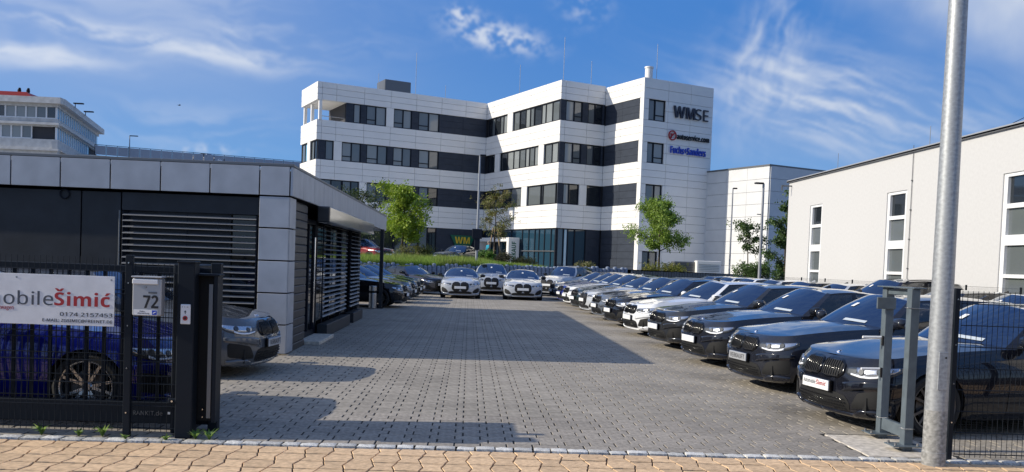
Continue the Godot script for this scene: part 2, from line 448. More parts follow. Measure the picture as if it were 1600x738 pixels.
# ---- ground -----------------------------------------------------------------------------------------------
func ground() -> void:
	ground_piece("ground", Shape.new().box(Vector3(0, -0.35, -400), Vector3(1600, 0.5, 1000)), K.soil)
	ground_piece("road", Shape.new().box(Vector3(0, -0.12, 0.2), Vector3(240, 0.1, 7.0)), K.asphalt)
	var kerb := ground_piece("kerb", Shape.new().box(Vector3(0, -0.10, -3.4), Vector3(240, 0.18, 0.15), 0.01), K.concrete)
	kerb.set_meta("label", "pale concrete kerb between road and tan pavement")
	# tan interlocking pavement: every block two zigzag ends and two gently curved sides
	var pave := ground_piece("pavement", Shape.new().box(Vector3(0, -0.051, -5.6), Vector3(240, 0.08, 4.30)), K.joint)
	var shapes := []
	for kind in 2:
		var s := 1.0 if kind else -1.0
		var poly := PackedVector2Array()
		var a := 0.026
		var g := 0.012; var gx := 0.006
		var hx := 0.0995; var hz := 0.1325
		for q in [[-hx - s * a * 0.0 + gx, -hz + g], [-hx - s * a + gx, 0.0], [-hx + gx, hz - g], [0.0, hz - g - 0.006], [hx - gx, hz - g], [hx + s * a - gx, 0.0], [hx - gx, -hz + g], [0.0, -hz + g + 0.006]]:
			poly.append(Vector2(q[0], q[1]))
		shapes.append(paver_mesh(poly, 0.05, 0.004))
	var far_places := []; var far_cols := []
	for pass_ in 2:
		pass
	var rest := [[], []]; var restc := [[], []]
	for r in 12:
		var z := -7.60 + 0.265 * r
		for k in 90:
			var x := -9.0 + 0.199 * k
			var kind := (k + r) % 2
			var tf := Transform3D(Basis(Vector3(0, 1, 0), rng.randf_range(-0.006, 0.006)) * Basis(Vector3(1, 0, 0), rng.randf_range(-0.006, 0.006)), Vector3(x + rng.randf_range(-0.001, 0.001), rng.randf_range(-0.003, 0.002), z))
			if r < 4 and absf(x - 0.3) < 5.2:
				var o := part("paver", shapes[kind], K.tan[rng.randi() % 4], pave)
				o.transform = tf
			else:
				rest[kind].append(tf)
				var v := rng.randf_range(0.88, 1.08)
				restc[kind].append(Color(0.79 * v, 0.545 * v, 0.32 * v))
	for kind in 2: many("outer_pavers", shapes[kind], K.tan_tint, rest[kind], restc[kind], pave)
	# granite setts along the property line
	var row := ground_piece("sett_row", Shape.new().box(Vector3(0, -0.055, -7.82), Vector3(240, 0.08, 0.136)), K.joint)
	var sm_ := []
	for i in 6: sm_.append(rough_stone(Vector3(0.158, 0.09, 0.115), 40 + i))
	var xs := -7.0
	while xs < 8.0:
		var o := part("sett", sm_[rng.randi() % 6], K.granite[rng.randi() % 3], row)
		var sx := rng.randf_range(0.85, 1.12)
		o.transform = Transform3D(Basis(Vector3(0, 1, 0), rng.randf_range(-0.05, 0.05)).scaled(Vector3(sx, 1, rng.randf_range(0.92, 1.08))), Vector3(xs + 0.08 * sx, -0.035 + rng.randf_range(-0.004, 0.006), -7.825 + rng.randf_range(-0.008, 0.008)))
		xs += 0.158 * sx + rng.randf_range(0.012, 0.022)
	# the yard: grey concrete blocks in stretcher rows, wide joints across
	var yard := ground_piece("yard_paving", Shape.new().box(Vector3(2, -0.0462, -29.0), Vector3(40, 0.08, 42.2)), K.joint_dark)
	var ym := []
	for i in 3: ym.append(Shape.new().box(Vector3(0, -0.03, 0), Vector3(0.226, 0.06, 0.158 - 0.0012 * i), 0.0035).mesh())
	var ry := [[], [], []]; var rc := [[], [], []]
	var dirt := FastNoiseLite.new(); dirt.seed = 3; dirt.frequency = 0.55; dirt.fractal_octaves = 4
	for r in 258:
		var z := -7.99 - 0.162 * r
		for k in 156:
			var x := -17.0 + 0.24 * k + (0.075 if r % 2 else 0.0)
			if z > -14.6 and x < -8.0: continue
			if z < -14.9 and z > -24.9 and x < -3.2: continue
			if z > -9.0 and z < -7.9 and x > 3.75 and x < 4.62: continue
			var n := dirt.get_noise_2d(x * 0.8, z * 0.8)
			var v := 1.0 + rng.randf_range(-0.10, 0.09) + n * 0.24
			for cz in 12:   # oil and tyre marks before the right-hand row of noses
				var d := Vector2(x - 4.1, (z + 10.6 + 3.02 * cz))
				v *= 1.0 - 0.55 * exp(-d.length_squared() / 0.35) * (0.6 + 0.8 * dirt.get_noise_2d(x * 3.0, z * 3.0))
			var tf := Transform3D(Basis(Vector3(0, 1, 0), rng.randf_range(-0.007, 0.007)) * Basis(Vector3(1, 0, 0), rng.randf_range(-0.008, 0.008)), Vector3(x + rng.randf_range(-0.002, 0.002), rng.randf_range(-0.002, 0.002), z))
			if r < 10 and x > -2.6 and x < 3.9:
				var o := part("paver", ym[rng.randi() % 3], K.block[clampi(int((v - 0.8) / 0.08), 0, 4)], yard)
				o.transform = tf
			else:
				var i := rng.randi() % 3
				ry[i].append(tf); rc[i].append(Color(0.395 * v, 0.350 * v, 0.285 * v))
	for i in 3: many("outer_pavers", ym[i], K.block_tint, ry[i], rc[i], yard)
	# concrete strip under the gate catch
	ground_piece("concrete_footing", Shape.new().box(Vector3(4.22, -0.045, -8.46), Vector3(0.86, 0.10, 1.02), 0.008), K.concrete)

func paver_mesh(poly: PackedVector2Array, h: float, bev: float) -> ArrayMesh:   # polygon in x and z, top at 0, edges broken
	var s := Shape.new()
	var inner := PackedVector2Array()
	for p in poly: inner.append(p * (1.0 - bev / 0.11))
	var ids := Geometry2D.triangulate_polygon(inner)
	for i in range(0, ids.size(), 3):
		var q := []
		for k in 3: q.append(Vector3(inner[ids[i + k]].x, 0, inner[ids[i + k]].y))
		s.tri(q[0], q[1], q[2], Vector3.UP, Vector3.UP, Vector3.UP)
	for i in poly.size():
		var j := (i + 1) % poly.size()
		var a := poly[i]; var b := poly[j]
		var o := Vector3((a.x + b.x), 0, (a.y + b.y)).normalized()
		s.quad(Vector3(inner[i].x, 0, inner[i].y), Vector3(inner[j].x, 0, inner[j].y), Vector3(b.x, -bev, b.y), Vector3(a.x, -bev, a.y), (o + Vector3.UP).normalized())
		s.quad(Vector3(a.x, -bev, a.y), Vector3(b.x, -bev, b.y), Vector3(b.x, -h, b.y), Vector3(a.x, -h, a.y), o)
	return s.mesh()

func rough_stone(size: Vector3, seed_: int) -> ArrayMesh:
	var f := FastNoiseLite.new(); f.seed = seed_; f.frequency = 9.0
	var s := Shape.new()
	var rows := []
	for i in 7:
		var l := []
		for j in 8:
			var u := i / 6.0 * 2.0 - 1.0; var w := j / 7.0 * 2.0 - 1.0
			var edge := maxf(absf(u), absf(w))
			var p := Vector3(w * size.x * 0.5, size.y * 0.5, u * size.z * 0.5)
			p += Vector3(f.get_noise_2d(p.x, p.z + 3.0), f.get_noise_2d(p.x + 5.0, p.z) * 0.8, f.get_noise_2d(p.x, p.z + 9.0)) * 0.006
			if edge > 0.99: p.y -= 0.006
			elif edge > 0.6: p.y -= 0.0008
			l.append(p)
		rows.append(l)
	s.sheet(rows, Vector3.UP)
	for e in [[rows[0], Vector3(0, 0, -1)], [rows[6], Vector3(0, 0, 1)], [rows.map(func(l): return l[0]), Vector3(-1, 0, 0)], [rows.map(func(l): return l[7]), Vector3(1, 0, 0)]]:
		for j in e[0].size() - 1:
			var d := Vector3(0, -0.06, 0)
			s.quad(e[0][j], e[0][j + 1], e[0][j + 1] + d, e[0][j] + d, e[1])
	return s.mesh()

# ---- buildings behind -------------------------------------------------------------------------------------
var AX := Vector3(-0.42967, 0, -0.90299)   # along the office block's lit walls, away from us
var BX := Vector3(0.90299, 0, -0.42967)    # along its shaded walls, to the right
var n_panels := 0
var spare: Shape

func slab(s: Shape, o: Vector3, d: Vector3, out: Vector3, u0: float, u1: float, y0: float, y1: float, front: float, thick: float, bev := 0.0) -> Shape:   # a box on a wall: along u, up y, its face at front
	return s.box(o + d * (u0 + u1) * 0.5 + Vector3(0, (y0 + y1) * 0.5, 0) + out * (front - thick * 0.5), Vector3(u1 - u0, y1 - y0, thick), bev, Basis(d, Vector3.UP, out))

func white_panel(b: Node, o: Vector3, d: Vector3, out: Vector3, u0: float, u1: float, y0: float, y1: float) -> void:
	n_panels += 1
	var g := 0.011
	if n_panels <= 300: part("panel", slab(Shape.new(), o, d, out, u0 + g, u1 - g, y0 + g, y1 - g, 0.0, 0.14, 0.006), K.white_panel[rng.randi() % 3], b)
	else: slab(spare, o, d, out, u0 + g, u1 - g, y0 + g, y1 - g, 0.0, 0.14, 0.006)

func white_band(b: Node, o: Vector3, d: Vector3, out: Vector3, cuts: Array, y0: float, y1: float, rows: int) -> void:
	for i in cuts.size() - 1:
		for r in rows: white_panel(b, o, d, out, cuts[i], cuts[i + 1], lerpf(y0, y1, r / float(rows)), lerpf(y0, y1, (r + 1) / float(rows)))

func office_window(b: Node, o: Vector3, d: Vector3, out: Vector3, u0: float, u1: float, y0: float, y1: float, mull: Array, panes: Array, low_light := true) -> void:
	var f := Shape.new()
	var w := 0.075
	slab(f, o, d, out, u0, u0 + w, y0, y1, -0.10, 0.16); slab(f, o, d, out, u1 - w, u1, y0, y1, -0.10, 0.16)
	slab(f, o, d, out, u0 + w, u1 - w, y1 - w, y1, -0.103, 0.16); slab(f, o, d, out, u0 + w, u1 - w, y0, y0 + w, -0.103, 0.16)
	for m in mull: slab(f, o, d, out, m - 0.05, m + 0.05, y0 + w, y1 - w, -0.106, 0.15)
	if low_light and mull.size() == 1: slab(f, o, d, out, mull[0] + 0.05, u1 - w, y0 + 0.42, y0 + 0.49, -0.109, 0.12)
	var n := part("window", f, K.frame, b)
	var e := [u0 + 0.02] + mull + [u1 - 0.02]
	for i in e.size() - 1: part("pane", slab(Shape.new(), o, d, out, e[i], e[i + 1], y0 + 0.02, y1 - 0.02, -0.17, 0.02), panes[i % panes.size()], n)

func dark_clad(b: Node, o: Vector3, d: Vector3, out: Vector3, u0: float, u1: float, y0: float, y1: float, rows := 3) -> void:
	var cuts := int(ceil((u1 - u0) / 2.6))
	for i in cuts:
		for r in rows: part("dark_panel", slab(Shape.new(), o, d, out, lerpf(u0, u1, i / float(cuts)) + 0.008, lerpf(u0, u1, (i + 1) / float(cuts)) - 0.008, lerpf(y0, y1, r / float(rows)) + 0.008, lerpf(y0, y1, (r + 1) / float(rows)) - 0.008, -0.055, 0.08), K.clad, b)

func office_block() -> void:
	var C := Vector3(7.04, 0, -72.0); var I := C + AX * 13.6; var D := C + BX * 4.38; var E := D - AX * 5.4; var F := I - BX * 16.45
	var b := thing("office_building", "white panelled four-storey office block with dark window bands and a sign tower", "building", Vector3(C.x, 0, C.z))
	spare = Shape.new()
	var Z := Vector3(C.x, 0, C.z)
	C -= Z; I -= Z; D -= Z; E -= Z; F -= Z
	var TR := E + BX * 7.07
	var G := F + AX * 5.3
	# core
	var back := 0.30
	var pl := func(pts: Array, y0: float, y1: float) -> Shape:
		var poly := PackedVector2Array()
		for q in pts: poly.append(Vector2(q.x, -q.z))
		var s := Shape.new()
		s.prism(poly, y1 - y0, Transform3D(Basis(Vector3(1, 0, 0), Vector3(0, 0, -1), Vector3(0, 1, 0)), Vector3(0, y0, 0)))
		return s
	var inn := func(q: Vector3, a: float, c: float) -> Vector3: return q + AX * a + BX * c
	var low := [inn.call(F, back, back), inn.call(I, back, back), inn.call(C, back, back), inn.call(D, back, back), inn.call(E, back, back), inn.call(TR, back, -0.3), TR + AX * 22.0, G + BX * 0.3]
	var lg := F + BX * 2.6   # the loggia takes the corner out of the top storey
	part("wall", pl.call(low, 1.0, 13.45), K.backing, b)
	part("wall", pl.call([inn.call(lg, back, 0.0), inn.call(I, back, back), inn.call(C, back, back), inn.call(D, back, back), inn.call(E, back, back), inn.call(TR, back, -0.3), TR + AX * 22.0, lg + AX * 5.3], 13.45, 15.38), K.backing, b)
	var roof := part("roof", pl.call(low, 15.38, 16.55), K.backing, b)
	var loft := part("terrace", slab(slab(Shape.new(), F, BX, -AX, 0.16, 2.7, 13.46, 13.52, -0.16, 5.0), F, BX, -AX, 0.16, 2.7, 15.28, 15.36, -0.16, 5.0), K.white_panel[0], b)
	for q in [[0.18, 0.44, 0.0], [0.18, 0.44, -2.5], [0.18, 0.44, -4.9]]: part("column", slab(Shape.new(), F, BX, -AX, q[0], q[1], 13.52, 15.3, q[2], 0.26), K.white_panel[0], loft)
	part("railing", Shape.new().rod(F + BX * 0.3 - AX * -0.3 + Vector3(0, 13.95, 0), F + BX * 2.6 - AX * -0.3 + Vector3(0, 13.95, 0), 0.03), K.steel, loft)
	for q in [0.9, 2.0]: part("terrace_door", slab(Shape.new(), lg, AX, -BX, q, q + 0.9, 13.52, 15.2, -0.02, 0.04), K.pane_a, loft)
	var PA: Material = K.pane_a; var PB: Material = K.pane_b; var PC: Material = K.pane_c
	var f3 := [13.6, 15.3]; var f2 := [10.15, 11.84]; var f1 := [6.74, 8.45]
	# left wing (runs from the inner corner I to the left)
	var o := I; var d := -BX; var out := -AX
	var cuts := [0.0, 2.22, 4.70, 7.22, 9.70, 12.2, 14.75, 16.02, 16.45]
	white_band(b, o, d, out, cuts, 15.3, 16.87, 3); white_band(b, o, d, out, cuts, 11.84, 13.6, 3); white_band(b, o, d, out, cuts, 8.45, 10.15, 3); white_band(b, o, d, out, cuts, 4.73, 6.74, 4)
	for v in [[0.02, 4.89], [6.97, 7.63], [11.97, 12.49], [13.15, 13.84]]: dark_clad(b, o, d, out, v[0], v[1], f3[0], f3[1])
	for v in [[4.89, 6.97, [5.94]], [7.63, 9.39, [8.46]], [10.11, 11.97, [11.07]], [12.49, 13.15, []]]: office_window(b, o, d, out, v[0], v[1], f3[0], f3[1], v[2], [PB, PC, PB])
	white_panel(b, o, d, out, 9.39, 10.11, f3[0], f3[1])
	for v in [[0.02, 4.84], [6.85, 7.56], [9.35, 9.89], [11.86, 12.38], [15.62, 16.3]]: dark_clad(b, o, d, out, v[0], v[1], f2[0], f2[1])
	for v in [[4.84, 6.85, [5.81]], [7.56, 9.35, [8.42]], [9.89, 11.86, [10.81]], [12.38, 14.14, [13.24]], [14.87, 15.62, []]]: office_window(b, o, d, out, v[0], v[1], f2[0], f2[1], v[2], [PC, PB, PC])
	white_panel(b, o, d, out, 14.14, 14.87, f2[0], f2[1])
	for v in [[0.02, 4.8], [6.73, 7.5], [9.3, 9.9]]: dark_clad(b, o, d, out, v[0], v[1], f1[0], f1[1])
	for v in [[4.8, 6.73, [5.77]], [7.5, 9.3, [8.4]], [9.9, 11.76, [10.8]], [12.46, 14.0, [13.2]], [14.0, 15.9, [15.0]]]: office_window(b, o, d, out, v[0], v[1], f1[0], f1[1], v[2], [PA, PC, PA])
	white_panel(b, o, d, out, 11.76, 12.46, f1[0], f1[1])
	dark_clad(b, o, d, out, 0.02, 4.81, 1.2, 4.73, 5)
	for v in [[4.81, 6.6], [6.6, 9.0], [9.0, 11.4], [11.4, 13.8], [13.8, 16.3]]: office_window(b, o, d, out, v[0], v[1], 1.2, 4.73, [(v[0] + v[1]) / 2], [PA], false)
	# right wing, lit (from the near corner C back to I)
	o = C; d = AX; out = -BX
	cuts = [0.0, 2.5, 5.0, 7.5, 10.0, 12.4, 13.6]
	white_band(b, o, d, out, cuts, 15.3, 16.87, 3); white_band(b, o, d, out, cuts, 11.84, 13.6, 3); white_band(b, o, d, out, cuts, 8.45, 10.15, 3); white_band(b, o, d, out, cuts, 4.73, 6.74, 4)
	office_window(b, o, d, out, 0.06, 8.33, f3[0], f3[1], [0.35, 1.5, 2.6, 3.3, 4.6, 5.3, 6.1, 7.2], [PA, PC, PB, PB, PA, PC, PB, PA, PC], false); white_panel(b, o, d, out, 8.33, 9.36, f3[0], f3[1]); office_window(b, o, d, out, 9.36, 13.3, f3[0], f3[1], [10.3, 11.0, 12.0, 12.7], [PB, PC, PA, PC, PA], false)
	office_window(b, o, d, out, 0.06, 2.53, f2[0], f2[1], [0.35, 1.35], [PA, PB, PC], false); white_panel(b, o, d, out, 2.53, 3.44, f2[0], f2[1]); office_window(b, o, d, out, 3.44, 10.64, f2[0], f2[1], [4.3, 5.2, 5.9, 7.0, 8.1, 9.3], [PB, PC, PB, PC, PB, PB, PA], false)
	white_panel(b, o, d, out, 10.64, 11.63, f2[0], f2[1]); office_window(b, o, d, out, 11.63, 13.3, f2[0], f2[1], [12.5], [PA], false)
	office_window(b, o, d, out, 0.06, 5.24, f1[0], f1[1], [0.5, 2.6, 3.0], [PA, PC, PA, PC], false); white_panel(b, o, d, out, 5.24, 6.23, f1[0], f1[1]); office_window(b, o, d, out, 6.23, 13.3, f1[0], f1[1], [8.4, 10.0, 11.6], [PC, PA, PC, PA], false)
	office_window(b, o, d, out, 0.1, 13.4, 1.2, 4.73, [1.0, 2.08, 3.0, 3.72, 4.8, 5.96, 8.0, 10.4, 12.0], [K.pane_teal], false)
	part("transom", slab(Shape.new(), o, d, out, 0.1, 6.0, 2.78, 2.86, -0.05, 0.06), K.steel, b)
	# short return beside it, in shade
	o = C; d = BX; out = -AX
	cuts = [0.0, 0.45, 2.6, 4.38]
	white_band(b, o, d, out, cuts, 15.3, 16.87, 3); white_band(b, o, d, out, cuts, 11.84, 13.6, 3); white_band(b, o, d, out, cuts, 8.45, 10.15, 3); white_band(b, o, d, out, cuts, 4.73, 6.74, 4)
	for f in [f3, f2]:
		for v in [[0.03, 0.54], [2.18, 2.73], [4.17, 4.36]]: dark_clad(b, o, d, out, v[0], v[1], f[0], f[1])
		office_window(b, o, d, out, 0.54, 2.18, f[0], f[1], [1.39], [PB, PC], true); office_window(b, o, d, out, 2.73, 4.17, f[0], f[1], [3.45], [PC, PA], true)
	dark_clad(b, o, d, out, 0.03, 0.57, f1[0], f1[1]); office_window(b, o, d, out, 0.57, 2.11, f1[0], f1[1], [1.16], [PB, PA], false); white_panel(b, o, d, out, 2.11, 2.85, f1[0], f1[1]); office_window(b, o, d, out, 2.85, 4.3, f1[0], f1[1], [], [PA], false)
	office_window(b, o, d, out, 0.04, 3.0, 1.2, 4.73, [0.82, 1.22, 1.9], [K.pane_teal, K.pane_blue, K.pane_teal, K.pane_teal], false); dark_clad(b, o, d, out, 3.0, 4.36, 1.2, 4.73, 5)
	# tower: its left wall, lit, dark between white bands
	o = D; d = -AX; out = -BX
	cuts = [0.0, 2.4, 4.9, 5.4]
	white_band(b, o, d, out, cuts, 15.2, 16.75, 3); white_band(b, o, d, out, cuts, 11.84, 13.55, 3); white_band(b, o, d, out, cuts, 8.45, 10.15, 3); white_band(b, o, d, out, cuts, 4.73, 6.74, 4)
	for f in [[13.55, 15.2], f2, f1, [1.2, 4.73]]:
		dark_clad(b, o, d, out, 0.02, 4.9, f[0], f[1], 3 if f[1] > 5 else 6)
		white_panel(b, o, d, out, 4.9, 5.4, f[0], f[1])
	# tower: sign wall
	o = E; d = BX; out = -AX
	var ys := [1.2, 2.1, 3.04, 3.9, 4.73, 5.4, 6.08, 6.76, 7.6, 8.38, 8.95, 9.5, 10.08, 10.95, 11.72, 12.3, 12.9, 13.44, 14.3, 15.12, 15.95, 16.75]
	for i in ys.size() - 1:
		var y0: float = ys[i]; var y1: float = ys[i + 1]
		var open_ := (y0 > 6.7 and y1 < 8.4) or (y0 > 10.0 and y1 < 11.8) or (y0 > 13.4 and y1 < 15.2)
		if open_: white_panel(b, o, d, out, 0.0, 0.52, y0, y1); white_panel(b, o, d, out, 2.18, 2.42, y0, y1)
		elif y1 < 3.1: white_panel(b, o, d, out, 0.0, 0.45, y0, y1); white_panel(b, o, d, out, 1.98, 2.42, y0, y1)
		else: white_panel(b, o, d, out, 0.0, 2.42, y0, y1)
		for v in [[2.42, 4.72], [4.72, 7.07]]: white_panel(b, o, d, out, v[0], v[1], y0, y1)
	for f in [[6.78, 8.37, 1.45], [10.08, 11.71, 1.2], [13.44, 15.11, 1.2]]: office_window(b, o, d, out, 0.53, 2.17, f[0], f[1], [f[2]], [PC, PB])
	office_window(b, o, d, out, 0.46, 1.97, 1.2, 3.03, [1.2], [PA, PC], false)
	# left end wall with its terrace
	o = F; d = AX; out = -BX
	cuts = [0.0, 2.6, 5.3]
	white_band(b, o, d, out, cuts, 15.3, 16.87, 3); white_band(b, o, d, out, cuts, 11.84, 13.6, 3); white_band(b, o, d, out, cuts, 8.45, 10.15, 3); white_band(b, o, d, out, cuts, 1.2, 6.74, 4)
	office_window(b, o, d, out, 0.15, 2.0, f2[0], f2[1], [1.0], [PA, PC], false); white_panel(b, o, d, out, 2.0, 2.9, f2[0], f2[1]); office_window(b, o, d, out, 2.9, 5.2, f2[0], f2[1], [4.0], [K.pane_blue, PC], false)
	office_window(b, o, d, out, 0.15, 5.2, f1[0], f1[1], [1.8, 3.5], [PA, PC], false)
	if spare.p.size(): part("outer_panels", spare, K.white_panel[0], b).set_meta("kind", "stuff")
	# parapet caps and plant on the roof
	part("roof_hood", Shape.new().box(I - BX * 8.2 + AX * 3.5 + Vector3(0, 17.4, 0), Vector3(2.6, 1.9, 2.2), 0.05, Basis(BX, Vector3.UP, -AX)), K.trim, roof)
	part("roof_hood", Shape.new().box(C + BX * 3.3 + AX * 2.6 + Vector3(0, 16.85, 0), Vector3(2.4, 0.7, 1.6), 0.05, Basis(BX, Vector3.UP, -AX)), K.trim, roof)
	part("roof_hood", Shape.new().box(D - AX * 2.4 + BX * 1.4 + Vector3(0, 16.75, 0), Vector3(1.0, 0.35, 1.2), 0.05, Basis(BX, Vector3.UP, -AX)), K.white_panel[0], roof)
	var ch := E + BX * 2.6 + AX * 3.0
	part("chimney", Shape.new().tube([ch + Vector3(0, 16.3, 0), ch + Vector3(0, 18.3, 0)], [0.32], 14).tube([ch + Vector3(0, 18.3, 0), ch + Vector3(0, 18.42, 0)], [0.37], 14), K.white_panel[0], roof)
	for q in [[I - BX * 6.9 + AX * 1.2, 4.2], [I - BX * 9.9 + AX * 3.0, 2.2], [I - BX * 4.0 + AX * 0.9, 1.5], [C + AX * 10.0 + BX * 1.5, 3.4], [C + BX * 0.7 + AX * 0.9, 3.9], [D + AX * 0.5 - BX * 1.2, 2.2], [ch + BX * 0.5 - AX * 0.4, 3.6]]:
		part("lightning_rod", Shape.new().rod(q[0] + Vector3(0, 16.4, 0), q[0] + Vector3(0, 16.7 + q[1], 0), 0.022, 5), K.steel, roof)
	# letters on the sign wall
	var at := func(u: float, y: float, depth: float) -> Transform3D: return Transform3D(Basis(BX, Vector3.UP, -AX), Z + E + BX * u + Vector3(0, y, 0) - AX * depth)
	var g1 := thing("sign_letters", "dark raised letters high on the white tower, topmost of three signs", "sign", (at.call(2.9, 14.25, 0.0) as Transform3D).origin)
	g1.basis = Basis(BX, Vector3.UP, -AX)
	letters("lettering", "WM", 0.92, "Droid Sans", K.sign_navy, g1, Transform3D(Basis.IDENTITY, Vector3(0, 0.1, 0.12)), 2.2, 0.12, 700)
	letters("lettering", "SE", 0.92, "Droid Sans", K.sign_navy, g1, Transform3D(Basis.IDENTITY, Vector3(2.26, 0.1, 0.10)), 1.35, 0.08)
	var g2 := thing("sign_letters", "red roundel and black lettering in the middle of the white tower's three signs", "sign", (at.call(2.5, 12.35, 0.0) as Transform3D).origin)
	g2.basis = Basis(BX, Vector3.UP, -AX)
	var rg := []
	for i in 25: rg.append(Vector3(0.40 + 0.36 * cos(TAU * i / 24.0), 0.10 + 0.36 * sin(TAU * i / 24.0), 0.10))
	part("roundel", Shape.new().tube(rg, [0.055], 6, false).box(Vector3(0.40, 0.10, 0.10), Vector3(0.62, 0.10, 0.05), 0.01, Basis(Vector3(0, 0, 1), 0.75)).box(Vector3(0.36, 0.20, 0.10), Vector3(0.34, 0.09, 0.05), 0.01).box(Vector3(0.30, 0.02, 0.10), Vector3(0.10, 0.30, 0.05), 0.01), K.ink_red, g2)
	letters("lettering", "autoservice.com", 0.42, "Droid Sans", K.ink_black, g2, Transform3D(Basis.IDENTITY, Vector3(0.86, 0.06, 0.10)), 3.35, 0.08, 700)
	var g3 := thing("sign_letters", "blue raised letters on the white tower, lowest of three signs", "sign", (at.call(2.75, 11.25, 0.0) as Transform3D).origin)
	g3.basis = Basis(BX, Vector3.UP, -AX)
	letters("lettering", "Fuchs+Sanders", 0.55, "Droid Sans", K.ink_blue, g3, Transform3D(Basis.IDENTITY, Vector3(0, 0.05, 0.10)), 3.65, 0.10, 700)
	# green and yellow sign on the dark ground floor of the left wing
	var gs := thing("wall_sign", "green tapering sign with yellow letters above the parked dark car", "sign", Z + I - BX * 3.4 + Vector3(0, 3.75, 0) - AX * 0.06)
	gs.basis = Basis(BX, Vector3.UP, -AX)
	part("board", Shape.new().prism(PackedVector2Array([Vector2(-0.05, 0.40), Vector2(2.5, 0.40), Vector2(2.0, -0.75), Vector2(0.55, -0.75)]), 0.06), K.green, gs)
	letters("lettering", "WM", 0.62, "Droid Sans", K.yellow, gs, Transform3D(Basis.IDENTITY, Vector3(0.42, -0.08, 0.07)), 1.55, 0.04, 700)
	# entrance portal with its lettered pillar
	var p := thing("entrance_portal", "pale entrance portal with green lettering on its end pillar, before the glass front", "portal", Z + C + AX * 6.2)
	p.basis = Basis(-AX, Vector3.UP, -BX)   # local x towards us
	part("lintel", Shape.new().box(Vector3(-3.2, 3.78, 0.55), Vector3(6.4, 0.36, 1.1), 0.02), K.white_panel[0], p)
	part("pillar", Shape.new().box(Vector3(-0.2, 2.4, 0.55), Vector3(0.4, 2.4, 1.1), 0.02), K.white_panel[0], p)
	part("pillar", Shape.new().box(Vector3(-6.2, 2.4, 0.55), Vector3(0.4, 2.4, 1.1), 0.02), K.white_panel[0], p)
	for q in [2.2, 4.2]: part("door_post", Shape.new().box(Vector3(-q, 2.4, 0.2), Vector3(0.1, 2.4, 0.1)), K.frame, p)
	letters("lettering", "VERKAUF", 0.42, "Droid Sans", K.green, p, Transform3D(Basis(Vector3(0, 1, 0), Vector3(0, 0, 1), Vector3(1, 0, 0)), Vector3(0.012, 1.45, 0.55)), 2.15, 0.02, 700)

